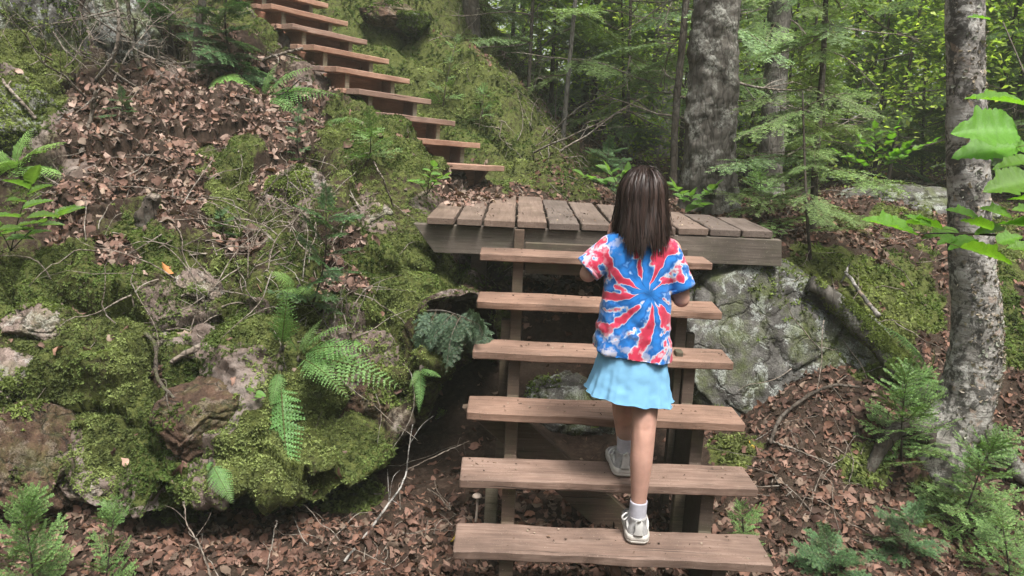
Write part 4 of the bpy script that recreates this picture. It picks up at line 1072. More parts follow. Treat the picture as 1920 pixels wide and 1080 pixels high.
LV += [(1940, 300, 1850, 318, 1.72, (0, -.3, 1), .02), (1880, 425, 1820, 440, 1.76, (.1, -.35, 1), .0), (1745, 425, 1690, 398, 1.82, (0, -.3, 1), .03), (1940, 375, 1880, 372, 1.74, (.1, .3, 1), .0), (1830, 448, 1770, 470, 1.70, (0, -.3, 1), .0)]
stem = [PD(1960, 470, 1.75), PD(1900, 445, 1.74), PD(1800, 438, 1.78), PD(1715, 438, 1.81)]
V, F = tube(spline(stem, 16)-np.array(mb.location), np.linspace(.004, .0015, 16), 6); obj('stem', mesh('stem', V, F, M_BARKD), mb)
stem2 = [PD(1960, 470, 1.75), PD(1950, 360, 1.68), PD(1930, 260, 1.66), PD(1935, 180, 1.70), PD(1880, 40, 1.9)]
V, F = tube(spline(stem2, 18)-np.array(mb.location), np.linspace(.004, .0015, 18), 6); obj('stem', mesh('stem', V, F, M_BARKD), mb)
for k, (bu, bv, tu, tv_, dist, face, dd) in enumerate(LV):
    leaf_at(mb, BL[k % 3], bu, bv, tu, tv_, dist, face, dd=dd, s=.88)
def leafy(label, base, tops, lp, tpl, seed, name='leafy_plant', L=.07):
    rg = np.random.default_rng(seed); t = thing(name, label, 'plant', base)
    for tp in tops:
        ax = spline([base, (base+tp)/2+np.array([0, 0, .03]), tp], 10)-base
        V, F = tube(ax, np.linspace(.0035, .0012, 10), 5); obj('stem', mesh('stem', V, F, M_BARKD), t)
        for k in range(lp):
            f = .4+.6*k/(lp-1); p = ax[int(f*9)]; d = ax[-1]-ax[0]; d = d/np.linalg.norm(d); s = np.cross(d, (0, 0, 1)); s /= np.linalg.norm(s)
            dr = s*(1 if k % 2 else -1)*.9+d*.55+rg.normal(size=3)*.2+np.array([0, 0, -.05])
            if k == lp-1: dr = d
            o = obj('leaf', tpl[k % len(tpl)], t); place(o, p, dr, up=(rg.normal()*.25, -.3, 1), s=L*rg.uniform(.75, 1.2))
    return t
b = H(20, 470)
leafy('broad-leaved plant with oval leaves at the left edge', b, [P(118, 402, b[1]-0.32), P(60, 345, b[1]-0.27), P(-10, 430, b[1]-0.37)], 7, BLP, 1, L=.13)
b = P(1165, 372, 3.3)
leafy('pale green shrub behind the platform at the left of the person', b, [P(1095, 330, 3.2), P(1140, 318, 3.15), P(1175, 322, 3.3)], 7, BLS, 2, L=.10)
b = P(1290, 400, 3.0)
leafy('pale green shrub behind the platform at the right of the person', b, [P(1340, 352, 2.9), P(1300, 365, 2.8), P(1265, 350, 2.9), P(1320, 385, 2.7)], 7, BLS, 3, L=.085)
b = P(1640, 330, 5.2)
leafy('bright green shrub in front of the far rock slab', b, [P(1570, 285, 5.0), P(1640, 240, 5.0), P(1700, 275, 5.0), P(1750, 265, 4.9), P(1610, 255, 5.1), P(1680, 235, 5.2)], 9, BL, 4, L=.10)
b = H(655, 645)
leafy('tiny round-leaved sprig on the moss right of the large fern', b, [b+np.array([.09, -.12, .02])], 3, BLS, 5, L=.035)
b = H(480, 745)
leafy('tiny plant with a yellowing leaf beside the hanging fern', b, [b+np.array([.03, -.10, .03])], 4, BLS, 6, L=.045)
b = H(800, 365)
leafy('small-leaved creeper on the bank beside the lowest upper tread', b, [P(838, 330, b[1]-0.17), P(812, 312, b[1]-0.22), P(770, 340, b[1]-0.27)], 6, BLS, 7, L=.06)

# ================================================================== TREES
def dead_branch_mesh(seed):
    rg = np.random.default_rng(seed); parts = []
    d = np.array([1., 0, .05]); q = [np.zeros(3)]
    for k in range(7):
        d = d+rg.normal(size=3)*.10+np.array([0, 0, -.05]); d /= np.linalg.norm(d); q.append(q[-1]+d/7)
    ax = spline(q, 15); parts.append(tube(ax, np.linspace(.011, .003, 15), 5, caps=False))
    for k in range(7):
        i = rg.integers(3, 13); s = rg.normal(size=3); s[0] = abs(s[0])+.6; s /= np.linalg.norm(s); l = rg.uniform(.12, .38); p = ax[i]
        parts.append(tube(spline([p, p+s*l*.5+rg.normal(size=3)*.02, p+s*l+np.array([0, 0, -.05])], 6), np.linspace(.004, .0015, 6), 4, caps=False))
    V, F = merge(parts)
    return mesh('dead_branch', V, F, M_TWIG)
DEAD = [dead_branch_mesh(900+k) for k in range(5)]
def trunk_tree(label, path, r0, r1, mat, seed, boughs=0, zr=(1.5, 6), bs=(1.0, 1.6), temps=None, dead=0, dzr=(.6, 3), ds=(.5, 1.3), n=14, seg=60, noise=.10, nf=9, name='tree', group=None, flare=.5, el=-8, ridge=0):
    rg = np.random.default_rng(seed); base = np.asarray(path[0], float)
    t = thing(name, label, 'tree', base, group)
    ax = spline(path, seg)-base; h = np.linspace(0, 1, seg); L = np.linalg.norm(ax[-1])
    rad = r0+(r1-r0)*h; rad = rad*(1+flare*np.exp(-h*L/.22))
    V, F = tube(ax, rad, n, noise=noise, nf=nf, seed=seed)
    if ridge:
        c = np.repeat(ax, n, 0); dd = V-c; a1, a2, _ = cells((V+base)*np.array([1, 1, .30]), 30, seed); V = c+dd*(1+ridge*(np.clip((a2-a1)*2, 0, .7)-.3))[:, None]
    tk = obj('trunk', mesh('trunk', V, F, mat), t)
    zs = ax[:, 2]
    for k in range(boughs):
        z = zr[0]+(zr[1]-zr[0])*(k+rg.random())/boughs; i = min(seg-1, int(np.searchsorted(zs, z-base[2]))); az = rg.uniform(0, 6.28); e = math.radians(el+rg.normal()*9)
        o = obj('branch', temps[rg.integers(0, len(temps))], t)
        place(o, ax[i], (math.cos(az)*math.cos(e), math.sin(az)*math.cos(e), math.sin(e)), s=rg.uniform(*bs)*(1.15-.55*(z-zr[0])/(zr[1]-zr[0])), roll=rg.normal()*.2)
    for k in range(dead):
        z = dzr[0]+(dzr[1]-dzr[0])*rg.random(); i = min(seg-1, int(np.searchsorted(zs, z-base[2]))); az = rg.uniform(0, 6.28); e = math.radians(rg.normal()*14-6)
        o = obj('dead_branch', DEAD[rg.integers(0, len(DEAD))], t)
        place(o, ax[i], (math.cos(az)*math.cos(e), math.sin(az)*math.cos(e), math.sin(e)), s=rg.uniform(*ds), roll=rg.uniform(0, 6))
    return t
def up_from(p, dx, dy, h): p = np.asarray(p); return [p, p+np.array([dx*.4, dy*.4, h*.45]), p+np.array([dx, dy, h])]

def verts_of(o): a = np.zeros(len(o.data.vertices)*3, np.float32); o.data.vertices.foreach_get('co', a); return a.reshape(-1, 3).astype(float)
# the birch at the right: swept foot, trunk, lichen
Yb = 1.22
bp = [P(1748, 880, Yb)+np.array([0, 0, -.12]), P(1762, 835, Yb), P(1800, 770, Yb), P(1826, 690, Yb), P(1832, 600, Yb), P(1822, 480, Yb), P(1815, 330, Yb), P(1812, 180, Yb), P(1810, 20, Yb), P(1806, -200, Yb), P(1800, -500, Yb+.1)]
bt = thing('birch_tree', 'mottled grey birch with a swept foot at the right edge', 'tree', bp[0])
ax = spline(bp, 260)-bp[0]
hh = np.linspace(0, 10, 260)
rad = np.interp(hh, [0, 1, 2, 3, 4, 5, 6, 7, 8, 9, 10], [.135, .140, .138, .125, .112, .100, .090, .083, .080, .075, .068])
V, F = tube(ax, rad, 48, noise=.05, nf=6, seed=3)
c = np.repeat(ax, 48, 0); dd = V-c; a1, a2, aid = cells((V+bp[0])*np.array([1, 1, 1.6]), 14, 77)
V = c+dd*(1+.03*fbm(V, 22, 3, 5)+.02*(np.clip((a2-a1)*2, 0, .6)-.25)+.035*(aid-.5)*(fbm(V, 3, 2, 9) > .0))[:, None]
obj('trunk', mesh('trunk', V, F, M_BARKB), bt)
def root(path, r0, r1, parent, seed, mat): 
    ax_ = spline(path, 40)-np.array(parent.location); V, F = tube(ax_, np.linspace(r0, r1, 40), 16, noise=.25, nf=9, seed=seed); return obj('root', mesh('root', V, F, mat), parent)
M_MOSSBARK = rockmat('mossy_bark', ((.06, .045, .035), (.12, .10, .08), (.20, .175, .145)), (.30, .30, .26), .3, .9, 1.6)
hs = [hit(u_, v_) for u_, v_ in ((1735, 730), (1690, 690), (1630, 630), (1565, 560), (1520, 530))]; Yr = np.minimum.accumulate(np.array([h_[0][1] for h_ in hs])[::-1])[::-1]
root([P(1790, 800, Yb)]+[P(u_, v_, max(Yb+.02, y_-.11)) for (u_, v_), y_ in zip(((1735, 735), (1690, 690), (1630, 630), (1565, 560), (1520, 530)), Yr)], .070, .050, bt, 4, M_BARKG)
rt = [o for o in bt.children if o.name.startswith('root')][0]
Vr = verts_of(rt)+bp[0]; Fr = np.array([list(p.vertices)[:3] for p in rt.data.polygons if len(p.vertices) == 4]+[[p.vertices[0], p.vertices[2], p.vertices[3]] for p in rt.data.polygons if len(p.vertices) == 4])
Q, nn, i = sample(Vr, Fr, 9000, 31, ymax=4); kk = (np.abs(nn[:, 2]) > .15) & (Q[:, 2] > 0) & (RNG.random(len(Q)) < np.clip(.7+fbm(Q, 7, 2, 3), 0, 1)); nn[nn[:, 2] < 0] *= -1
scatter_moss('moss', 'moss along the leaning root of the birch', Q[kk], nn[kk], .018, 8, (1.15, 1.15, 1.0))
root([P(1775, 850, Yb), P(1710, 800, 1.15), P(1660, 830, 1.05), P(1620, 900, 1.0)], .07, .02, bt, 5, M_BARKD)
root([P(1830, 800, Yb), P(1880, 850, 1.15), P(1930, 900, 1.1)], .08, .03, bt, 6, M_BARKG)
# curled plates of lichen and peeling bark on the trunk
rg = np.random.default_rng(4); VV, FF, CC, o_ = [], [], [], 0
for k in range(1000):
    if k < 240: u, v = 1858+rg.normal()*16, 600+rg.normal()*75
    else: u, v = rg.uniform(1775, 1880), rg.uniform(0, 820)
    z = (v-880)/-1.0; i = int(np.clip(np.interp(880-v, [0, 45, 110, 190, 280, 400, 550, 700, 860], [0, 1, 2, 3, 4, 5, 6, 7, 8])*26, 0, 258))
    cpt = ax[i]+bp[0]; rr = rad[i]; du = (u-project(cpt[None])[0][0])/FPX*3.9/rr
    if abs(du) > .98: continue
    th = math.asin(np.clip(du, -.97, .97)); nr = np.array([math.sin(th), -math.cos(th), 0]); p = cpt+nr*rr*1.02
    tv, tf = LT[rg.integers(0, 12)]; B = basis((nr+np.array([0, 0, -.3]))[None], rg, .35)[0]*rg.uniform(.010, .030)
    VV.append(tv @ B.T+p-bp[0]); FF.append(tf+o_); o_ += len(tv); CC.append(np.tile(np.array([(.36, .30, .21), (.30, .31, .25), (.42, .36, .30)][rg.integers(0, 3)])*rg.uniform(.6, 1.1), (len(tv), 1)))
lo = obj('lichen', mesh('lichen', np.concatenate(VV), np.concatenate(FF), M_LITTER, col=np.concatenate(CC)), bt); lo['kind'] = 'stuff'

b = H(1328, 388); Yt = b[1]
trunk_tree('thick rough grey trunk behind the platform right of the person', [P(1328, 395, Yt), P(1331, 250, Yt), P(1338, 100, Yt), P(1344, -40, Yt), P(1352, -400, Yt), P(1360, -700, Yt)], .185, .15, M_BARKG, 31, n=56, seg=240, noise=.08, dead=5, dzr=(1.0, 4), ds=(.6, 1.2), ridge=.09, flare=.35)
trunk_tree('grey trunk with pale patches right of the thick trunk', [P(1440, 372, 5.6), P(1452, 180, 5.6), P(1462, 0, 5.6), P(1475, -400, 5.6)], .125, .10, M_BARKG, 32, boughs=8, zr=(2.0, 4.5), bs=(.7, 1.2), temps=BOUGHP, dead=18, dzr=(.9, 3.6), n=24, seg=120, ridge=.10)
trunk_tree('slender dark fir with drooping boughs between the pale trunk and birch', [P(1522, 475, 2.55), P(1530, 300, 2.55), P(1543, 120, 2.6), P(1550, -60, 2.6), P(1556, -260, 2.6)], .026, .012, M_BARKD, 33, boughs=30, zr=(.95, 2.9), bs=(.45, .85), temps=BOUGHP+BOUGH[:1], dead=18, dzr=(.75, 2.6), ds=(.3, .7), n=12, seg=60, flare=.2)
trunk_tree('thin spindly fir stem at the right end of the platform', [P(1520, 495, 2.1), P(1512, 380, 2.1), P(1507, 250, 2.15), P(1505, 170, 2.15)], .010, .004, M_BARKD, 34, boughs=9, zr=(.95, 1.7), bs=(.22, .42), temps=BOUGHP, dead=7, dzr=(.8, 1.6), ds=(.15, .35), n=8, seg=40, flare=.1)
trunk_tree('thin leaning dark trunk just left of the thick trunk', [P(1262, 345, 5.2), P(1268, 200, 5.2), P(1284, 30, 5.2), P(1300, -200, 5.2), P(1320, -600, 5.2)], .038, .028, M_BARKD, 35, boughs=8, zr=(2.2, 4.5), bs=(.8, 1.3), temps=BOUGH, dead=10, dzr=(1.0, 3.4), n=14, seg=80, flare=.2)
trunk_tree('second thin dark trunk touching the thick trunk', [P(1284, 345, 5.8), P(1295, 180, 5.8), P(1304, 0, 5.8), P(1320, -500, 5.8)], .028, .02, M_BARKD, 36, boughs=5, zr=(2.2, 4.5), bs=(.8, 1.2), temps=BOUGH, dead=6, n=12, seg=60, flare=.2)
trunk_tree('left of the twin trunks above the back slope', [P(1096, 205, 8.0), P(1100, 90, 8.0), P(1106, 0, 8.0), P(1120, -400, 8.0)], .055, .045, M_BARKG, 37, boughs=13, zr=(1.9, 6), bs=(1.0, 1.6), temps=BOUGH, dead=12, dzr=(1.6, 4.5), n=14, seg=80, flare=.2)
trunk_tree('right of the twin trunks above the back slope', [P(1112, 205, 8.4), P(1116, 90, 8.4), P(1120, 0, 8.4), P(1128, -400, 8.4)], .05, .04, M_BARKD, 38, boughs=10, zr=(1.9, 6), bs=(1.0, 1.6), temps=BOUGHP, dead=10, dzr=(1.6, 4.5), n=14, seg=80, flare=.2)
trunk_tree('broad grey trunk far behind the head of the person', [P(1232, 330, 9.5), P(1242, 160, 9.5), P(1250, 0, 9.5), P(1262, -400, 9.5)], .19, .15, M_BARKP, 39, boughs=6, zr=(2.5, 5), bs=(1.2, 1.8), temps=BOUGH, dead=4, n=18, seg=80, flare=.6)
b = H(368, 118)
trunk_tree('thin bare brown trunk on the left slope below the dark fir', [b-np.array([0, 0, .05]), P(372, 60, b[1]), P(382, -20, b[1]), P(400, -220, b[1])], .036, .028, M_BARKD, 40, dead=5, dzr=(b[2]+.3, b[2]+1.2), ds=(.3, .6), n=14, seg=60, flare=.5)
b = H(180, 150)
trunk_tree('thin bent bare sapling near the rock wall in the upper left', [b, P(215, 100, b[1]-.1), P(222, 30, b[1]-.1), P(205, -60, b[1]-.1)], .014, .008, M_TWIG, 41, dead=10, dzr=(b[2]+.1, b[2]+.8), ds=(.3, .7), n=8, seg=40, flare=.2)
b = H(262, 130)
trunk_tree('mossy leaning stem among dead branches at the top left', [b, P(245, 60, b[1]), P(238, -40, b[1])], .016, .010, M_MOSSBARK, 42, dead=9, dzr=(b[2]+.1, b[2]+.7), ds=(.35, .8), n=8, seg=40, flare=.2)
b = H(885, 40)
trunk_tree('dark trunk on the ridge at the top centre', [b-np.array([0, 0, .2]), P(884, -40, b[1]), P(890, -300, b[1])], .10, .08, M_BARKD, 43, boughs=16, zr=(b[2]+.1, b[2]+3), bs=(.9, 1.5), temps=BOUGHP, dead=5, dzr=(b[2]+.3, b[2]+2), n=16, seg=60, flare=.3)

rg = np.random.default_rng(61)
for lab, spots in (('tangle of pale dead branches hanging in front of the upper left rocks', [(150, 20), (190, 90), (230, 30), (120, 120), (260, 90), (90, 60), (210, 140), (170, 170), (290, 60)]),
                   ('dead brush beside the thin brown trunk at the top left', [(300, 100), (330, 40), (410, 110), (350, 140), (280, 30), (390, 60)]),
                   ('dead rooty brush on the brown slope behind the platform', [(1010, 180), (1050, 230), (985, 120), (1080, 250), (1030, 270), (1100, 215)])):
    t = thing('dead_brush', lab, 'brush', hit(*spots[0])[0])
    for (u, v) in spots:
        for q in range(2):
            p, nr = hit(u+rg.normal()*14, v+rg.normal()*14); o = obj('dead_branch', DEAD[rg.integers(0, 5)], t)
            d = nr*.5+rg.normal(size=3)*.7+np.array([0, 0, -.25]); place(o, p+nr*.02-np.array(t.location), d, s=rg.uniform(.35, .8)*(1 if p[1] < 4 else 1.6), roll=rg.uniform(0, 6))

# more slender trunks farther back, each its own tree
rg = np.random.default_rng(77); far_trunks = []
for k, (u, Y, r) in enumerate([(1000, 11, .05), (1030, 13, .08), (1072, 14, .12), (1160, 12, .06), (1190, 15, .10), (1215, 10.5, .04), (1385, 9, .05), (1405, 12, .07), (1490, 11, .06), (1515, 14, .10), (1575, 9, .045), (1600, 13, .09), (1640, 11, .05), (1670, 15, .10), (1720, 10, .05), (1755, 13, .08), (1850, 9, .06), (1890, 11, .07), (1925, 8, .06), (965, 12, .05), (1350, 16, .1), (2010, 9, .07), (2120, 7, .08), (1990, 13, .09), (2250, 10, .1)]):
    p = P(u, 300, Y); z = gz(np.array([p[0]]), np.array([p[1]]))[0]; p[2] = z-.1
    lab = 'slim trunk standing far back among the boughs of the wood'
    trunk_tree(lab, up_from(p, rg.normal()*.25, 0, 8), r, r*.6, [M_BARKP, M_BARKD, M_BARKG][k % 3], 200+k, boughs=9, zr=(z+.6, z+4.5), bs=(.9, 1.6), temps=[BOUGH, BOUGHP][k % 2], dead=5, dzr=(z+.6, z+4), n=10, seg=40, group='slim trunks far back in the wood', flare=.3, noise=.05)
for k in range(20):
    u = 985+k*48+rg.normal()*12; Y = rg.uniform(6.2, 11.5); p = P(u, 300, Y); z = gz(np.array([p[0]]), np.array([p[1]]))[0]; p[2] = z-.1; r = rg.uniform(.018, .035)
    trunk_tree('slender understorey fir with sparse drooping boughs in the wood behind the platform', up_from(p, rg.normal()*.2, 0, rg.uniform(3.6, 5)), r, r*.4, [M_BARKD, M_BARKP][k % 2], 400+k, boughs=14, zr=(z+.5, z+3.6), bs=(.7, 1.3), temps=[BOUGHP, BOUGH][k % 3 == 0], dead=12, dzr=(z+.4, z+3.6), ds=(.6, 1.4), n=8, seg=30, group='slender understorey firs', flare=.2, noise=.05)
# young bushy firs of the understorey
for k, (lab, u, v, Y, h, s) in enumerate([('bushy young fir left of the twin trunks on the back slope', 1030, 250, 7.5, 2.6, .95), ('bushy young fir between the twin trunks and the broad grey trunk', 1170, 305, 7.2, 2.2, .9), ('young fir in the shade right of the pale patched trunk', 1500, 350, 6.4, 2.6, .95),
      ('young fir behind the far rock slab', 1640, 330, 7.5, 3.0, 1.1), ('young fir behind the birch trunk', 1790, 330, 6.8, 2.8, 1.1), ('young fir at the far right edge behind the maple leaves', 1910, 350, 6.0, 2.8, 1.0), ('young fir low between the thick trunk and the pale patched trunk', 1395, 350, 6.6, 2.0, .8),
      ('young fir on the ridge at the top right of the upper stairs', 960, 90, 8.2, 2.4, 1.0)]):
    p = P(u, v, Y); z = gz(np.array([p[0]]), np.array([p[1]]))[0]; p[2] = z-.05
    trunk_tree(lab, up_from(p, rg.normal()*.1, 0, h), .03, .008, M_BARKD, 300+k, boughs=30, zr=(z+.15, z+h), bs=(s*.7, s), temps=[BOUGHP, BOUGH][k % 2], dead=3, dzr=(z+.3, z+1.5), n=8, seg=40, flare=.2, el=5, name='young_fir_tree')

# ---- the far wood all round, one mass of leaves
def leafmass(name, label, n, seed, rfun, zfun, size, pal, clump, thr):
    rg = np.random.default_rng(seed); m_ = n*3
    Q = rfun(rg, m_); Q[:, 2] = zfun(rg, m_, Q)
    k = fbm(Q, clump, 3, seed) > thr; Q = Q[k][:n]; n = len(Q)
    tv = np.array([(-.5, 0, 0), (-.1, .26, .05), (.5, 0, -.05), (-.1, -.26, .05)]); tf = np.array([[0, 1, 2, 3]])
    B = basis(np.tile([0, 0, 1.0], (n, 1)), rg, .55)*(size*rg.uniform(.6, 1.4, n))[:, None, None]
    V, F = instances(tv, tf, B, Q)
    c = np.array(pal)[rg.integers(0, len(pal), n)]*rg.uniform(.7, 1.3, (n, 1))
    return kind(obj(name, mesh(name, V, F, M_FAR, smooth=False, col=np.repeat(c, 4, 0))), 'stuff', label)
def ring(r0, r1, a0, a1):
    def f(rg, m_):
        a = rg.uniform(a0, a1, m_); r = rg.uniform(r0, r1, m_); return np.stack([-.4+np.sin(a)*r, -2.5+np.cos(a)*r, np.zeros(m_)], 1)
    return f
def zf(h): return lambda rg, m_, Q: gz(Q[:, 0], Q[:, 1])+rg.random(m_)**.9*h
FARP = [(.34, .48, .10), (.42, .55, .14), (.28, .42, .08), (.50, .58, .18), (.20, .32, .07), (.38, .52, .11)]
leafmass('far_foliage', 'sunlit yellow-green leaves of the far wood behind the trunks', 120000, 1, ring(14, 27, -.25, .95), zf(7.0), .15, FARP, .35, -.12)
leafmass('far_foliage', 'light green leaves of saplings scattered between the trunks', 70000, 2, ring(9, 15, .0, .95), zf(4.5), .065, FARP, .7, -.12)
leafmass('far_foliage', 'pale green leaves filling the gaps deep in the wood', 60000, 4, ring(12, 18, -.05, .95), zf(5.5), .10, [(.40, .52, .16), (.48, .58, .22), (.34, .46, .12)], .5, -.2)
leafmass('far_foliage', 'unseen wood on the other sides of the path, added to block low light', 44000, 3, ring(8, 16, .95, 6.03), zf(9), .50, [(.05, .09, .02), (.07, .12, .03), (.04, .08, .02)], .4, -.2)  # unseen leaf ring, added to cut low light from the sides and back

# ================================================================== THE PERSON ON THE STAIRS
def ellipsoid(c, r, rot=None):
    V, F = ICO4; V = V*np.array(r)
    if rot is not None: V = V @ np.array(rot).T
    return V+np.array(c), F.tolist()
def limb(pts, rad, n=20, k=24):
    P_ = spline(pts, k); R = np.interp(np.linspace(0, 1, k), np.linspace(0, 1, len(rad)), rad)
    V, F = tube(P_, R, n)
    return [(V, F), ellipsoid(P_[0], [R[0]]*3), ellipsoid(P_[-1], [R[-1]]*3)]
def union(name, parts, voxel, smooth=6, mat=None, fac=.5):
    V, F = merge(parts); me = mesh(name+'_raw', V, F); o = bpy.data.objects.new('tmp', me); COL.objects.link(o)
    m1 = o.modifiers.new('r', 'REMESH'); m1.mode = 'VOXEL'; m1.voxel_size = voxel; m1.use_smooth_shade = True
    m2 = o.modifiers.new('s', 'SMOOTH'); m2.iterations = smooth; m2.factor = fac
    dg = bpy.context.evaluated_depsgraph_get(); new = bpy.data.meshes.new_from_object(o.evaluated_get(dg)); new.name = name
    bpy.data.objects.remove(o); bpy.data.meshes.remove(me)
    new.materials.clear()
    if mat: new.materials.append(mat)
    new.polygons.foreach_set('use_smooth', np.ones(len(new.polygons), bool))
    return new
def verts(me): a = np.zeros(len(me.vertices)*3, np.float32); me.vertices.foreach_get('co', a); return a.reshape(-1, 3).astype(float)
def setverts(me, V): me.vertices.foreach_set('co', V.astype(np.float32).ravel()); me.update()
def plain(name, c, rough=.6, spec=.3, bump=0, bscale=200, sss=0, var=.15, vs=30):
    mt, nt, out = mat_new(name); n = N(nt); tc = n('TexCoord').outputs['Object']
    v = n.noise(tc, vs, 4)
    col = n.mix(1.0, c, n.ramp(v, [(.3, (1-var,)*3), (.7, (1+var,)*3)]).outputs[0], 'MULTIPLY')
    b = n('BsdfPrincipled', {'Base Color': col, 'Roughness': rough, 'Specular IOR Level': spec})
    if bump: n.put(b, 'Normal', n.bump(n.noise(tc, bscale, 3), bump, .002))
    if sss: n.put(b, 'Subsurface Weight', sss); n.put(b, 'Subsurface Radius', (.012, .004, .002)); n.put(b, 'Subsurface Scale', .6)
    nt.links.new(b.outputs[0], out.inputs[0]); return mt
M_SKIN = plain('skin', (.47, .27, .21), .52, .35, .22, 70, .12, .17, 11)
M_SOCK = plain('sock_knit', (.42, .41, .46), .9, .1, .6, 260)
M_SOLE = plain('shoe_sole', (.47, .44, .40), .6, .3, .1, 120, var=.12)
M_UPPER = plain('shoe_fabric', (.29, .28, .275), .8, .2, .7, 420, var=.2, vs=60)
M_WHITE = plain('shoe_trim', (.48, .47, .45), .6, .3)
M_SKIRT = plain('skirt_jersey', (.18, .39, .58), .85, .15, .25, 500, var=.05)
M_EYE = plain('eye', (.05, .035, .03), .2, .5)
M_LIP = plain('lip', (.50, .20, .17), .5, .3)

def tiedye():
    mt, nt, out = mat_new('tie_dye_jersey'); n = N(nt); tc = n('TexCoord').outputs['Object']
    s = n('SeparateXYZ', {0: tc}); cx, cz = .075, .945
    wob = n.noise(tc, 7, 3, .5); wob2 = n.noise(n('Mapping', {'Vector': tc, 'Location': (5, 3, 1)}).outputs[0], 7, 3, .5); fine = n.noise(tc, 48, 4, .6)
    dx = n.math('ADD', n.math('SUBTRACT', s.outputs[0], cx), n.math('MULTIPLY', n.math('SUBTRACT', wob, .5), .075))
    dz = n.math('ADD', n.math('SUBTRACT', s.outputs[2], cz), n.math('MULTIPLY', n.math('SUBTRACT', wob2, .5), .075))
    th = n.math('ARCTAN2', dz, dx); r = n.math('SQRT', n.math('ADD', n.math('MULTIPLY', dx, dx), n.math('MULTIPLY', dz, dz)))
    th2 = n.math('ADD', th, n.math('MULTIPLY', r, 1.2))
    # pleats: rays of unequal width
    w1 = n.math('SINE', n.math('ADD', n.math('MULTIPLY', th2, 9.0), -1.571)); w2 = n.math('SINE', n.math('ADD', n.math('MULTIPLY', th2, 3.0), 1.3))
    w3 = n.math('SINE', n.math('ADD', n.math('MULTIPLY', th2, 17.0), n.math('MULTIPLY', r, 14.0)))
    w = n.math('ADD', n.math('ADD', w1, n.math('MULTIPLY', w2, .45)), n.math('MULTIPLY', w3, .62))
    w = n.math('ADD', w, n.math('MULTIPLY', n.math('SUBTRACT', fine, .5), 1.5))
    w = n.math('ADD', w, n.math('MULTIPLY', n.math('SUBTRACT', n.noise(tc, 17, 3, .55), .5), n.math('MULTIPLY', n.math('MINIMUM', r, .2), 18.0)))
    w = n.math('ADD', w, n.math('MULTIPLY', n.math('SINE', n.math('ADD', n.math('MULTIPLY', r, 62.0), n.math('ADD', n.math('MULTIPLY', n.noise(tc, 11, 3), 16.0), n.math('MULTIPLY', th2, 5.0)))), n.math('MULTIPLY', n.math('MINIMUM', r, .16), 4.5)))
    core = n.math('MULTIPLY', n.ramp(r, [(.015, (1, 1, 1)), (.075, (0, 0, 0))]).outputs[0], 1.5)
    w = n.math('ADD', n.math('MULTIPLY', w, .25), n.math('ADD', .5, n.math('MULTIPLY', core, .35)))
    blue, white, red, pink = (.010, .095, .33), (.50, .48, .53), (.44, .030, .065), (.48, .19, .25)
    c = n.ramp(w, [(.20, red), (.37, (.62, .05, .11)), (.425, pink), (.455, white), (.485, white), (.53, (.10, .28, .62)), (.60, blue), (.85, (.02, .17, .52))]).outputs[0]
    # the blotched outer part
    bl = n.noise(tc, 30, 3, .55); outer = n.ramp(r, [(.155, (0, 0, 0)), (.28, (1, 1, 1))]).outputs[0]
    c = n.mix(n.math('MULTIPLY', n.ramp(bl, [(.50, (0, 0, 0)), (.60, (1, 1, 1))]).outputs[0], outer), c, white)
    c = n.mix(.25, c, n.ramp(n.noise(tc, 20, 4), [(.3, (.75, .75, .75)), (.7, (1.12, 1.12, 1.12))]).outputs[0], 'MULTIPLY')
    weave = n.noise(tc, 600, 2)
    b = n('BsdfPrincipled', {'Base Color': c, 'Roughness': .9, 'Specular IOR Level': .12, 'Normal': n.bump(weave, .25, .001), 'Sheen Weight': .15})
    nt.links.new(b.outputs[0], out.inputs[0]); return mt
M_SHIRT = tiedye()
def hairmat():
    mt, nt, out = mat_new('brown_hair'); n = N(nt); at = n('Attribute', attribute_name='Col').outputs['Color']
    b = n('BsdfPrincipled', {'Base Color': at, 'Roughness': .48, 'Specular IOR Level': .35})
    nt.links.new(b.outputs[0], out.inputs[0]); return mt
M_HAIR = hairmat()

O = np.array([.07, .2, 0.])
pr = thing('person', 'person in tie-dye shirt, light blue skirt and grey sneakers climbing the lower stairs', 'person', O)
def put(name, me, parent=None):
    o = obj(name, me, parent or pr)
    if parent is None: o.location = -Vector(O)
    return o
def hand(wrist, dirf, palmn, side, curl=.55):
    # palm, four fingers of unequal length with two bends, thumb from the side of the palm
    d = np.array(dirf, float); d /= np.linalg.norm(d); nrm = np.array(palmn, float); nrm -= d*(nrm @ d); nrm /= np.linalg.norm(nrm); s = np.cross(d, nrm)*side
    w = np.array(wrist); R = np.stack([s, d, nrm], 1); parts = [ellipsoid(w+d*.033, (.026, .038, .011), R), ellipsoid(w+d*.01, (.019, .022, .013), R)]
    for k, (off, L) in enumerate(((-.021, .044), (-.007, .053), (.007, .056), (.021, .048))):
        p = w+d*.060+s*off; q = [p-d*.015, p]; a = 0
        for j in range(3):
            a += curl*(.5+.35*j); dd = d*math.cos(a)+nrm*math.sin(a); q.append(q[-1]+dd*L*(.42, .33, .25)[j])
        parts += limb(np.array(q), [.0078, .0075, .007, .0065, .0055], 10, 12)
    p = w+d*.018+s*.020
    parts += limb(np.array([p, p+s*.020+d*.014+nrm*.004, p+s*.026+d*.032+nrm*.014, p+s*.024+d*.046+nrm*.022]), [.010, .009, .008, .0065], 10, 12)
    return parts
parts = []
parts += [ellipsoid((.055, .285, .69), (.112, .082, .10)), ellipsoid((.052, .287, .86), (.105, .072, .16)), ellipsoid((.05, .292, 1.03), (.115, .070, .085))]
parts += limb([(.048, .295, 1.05), (.045, .305, 1.19)], [.042, .036])
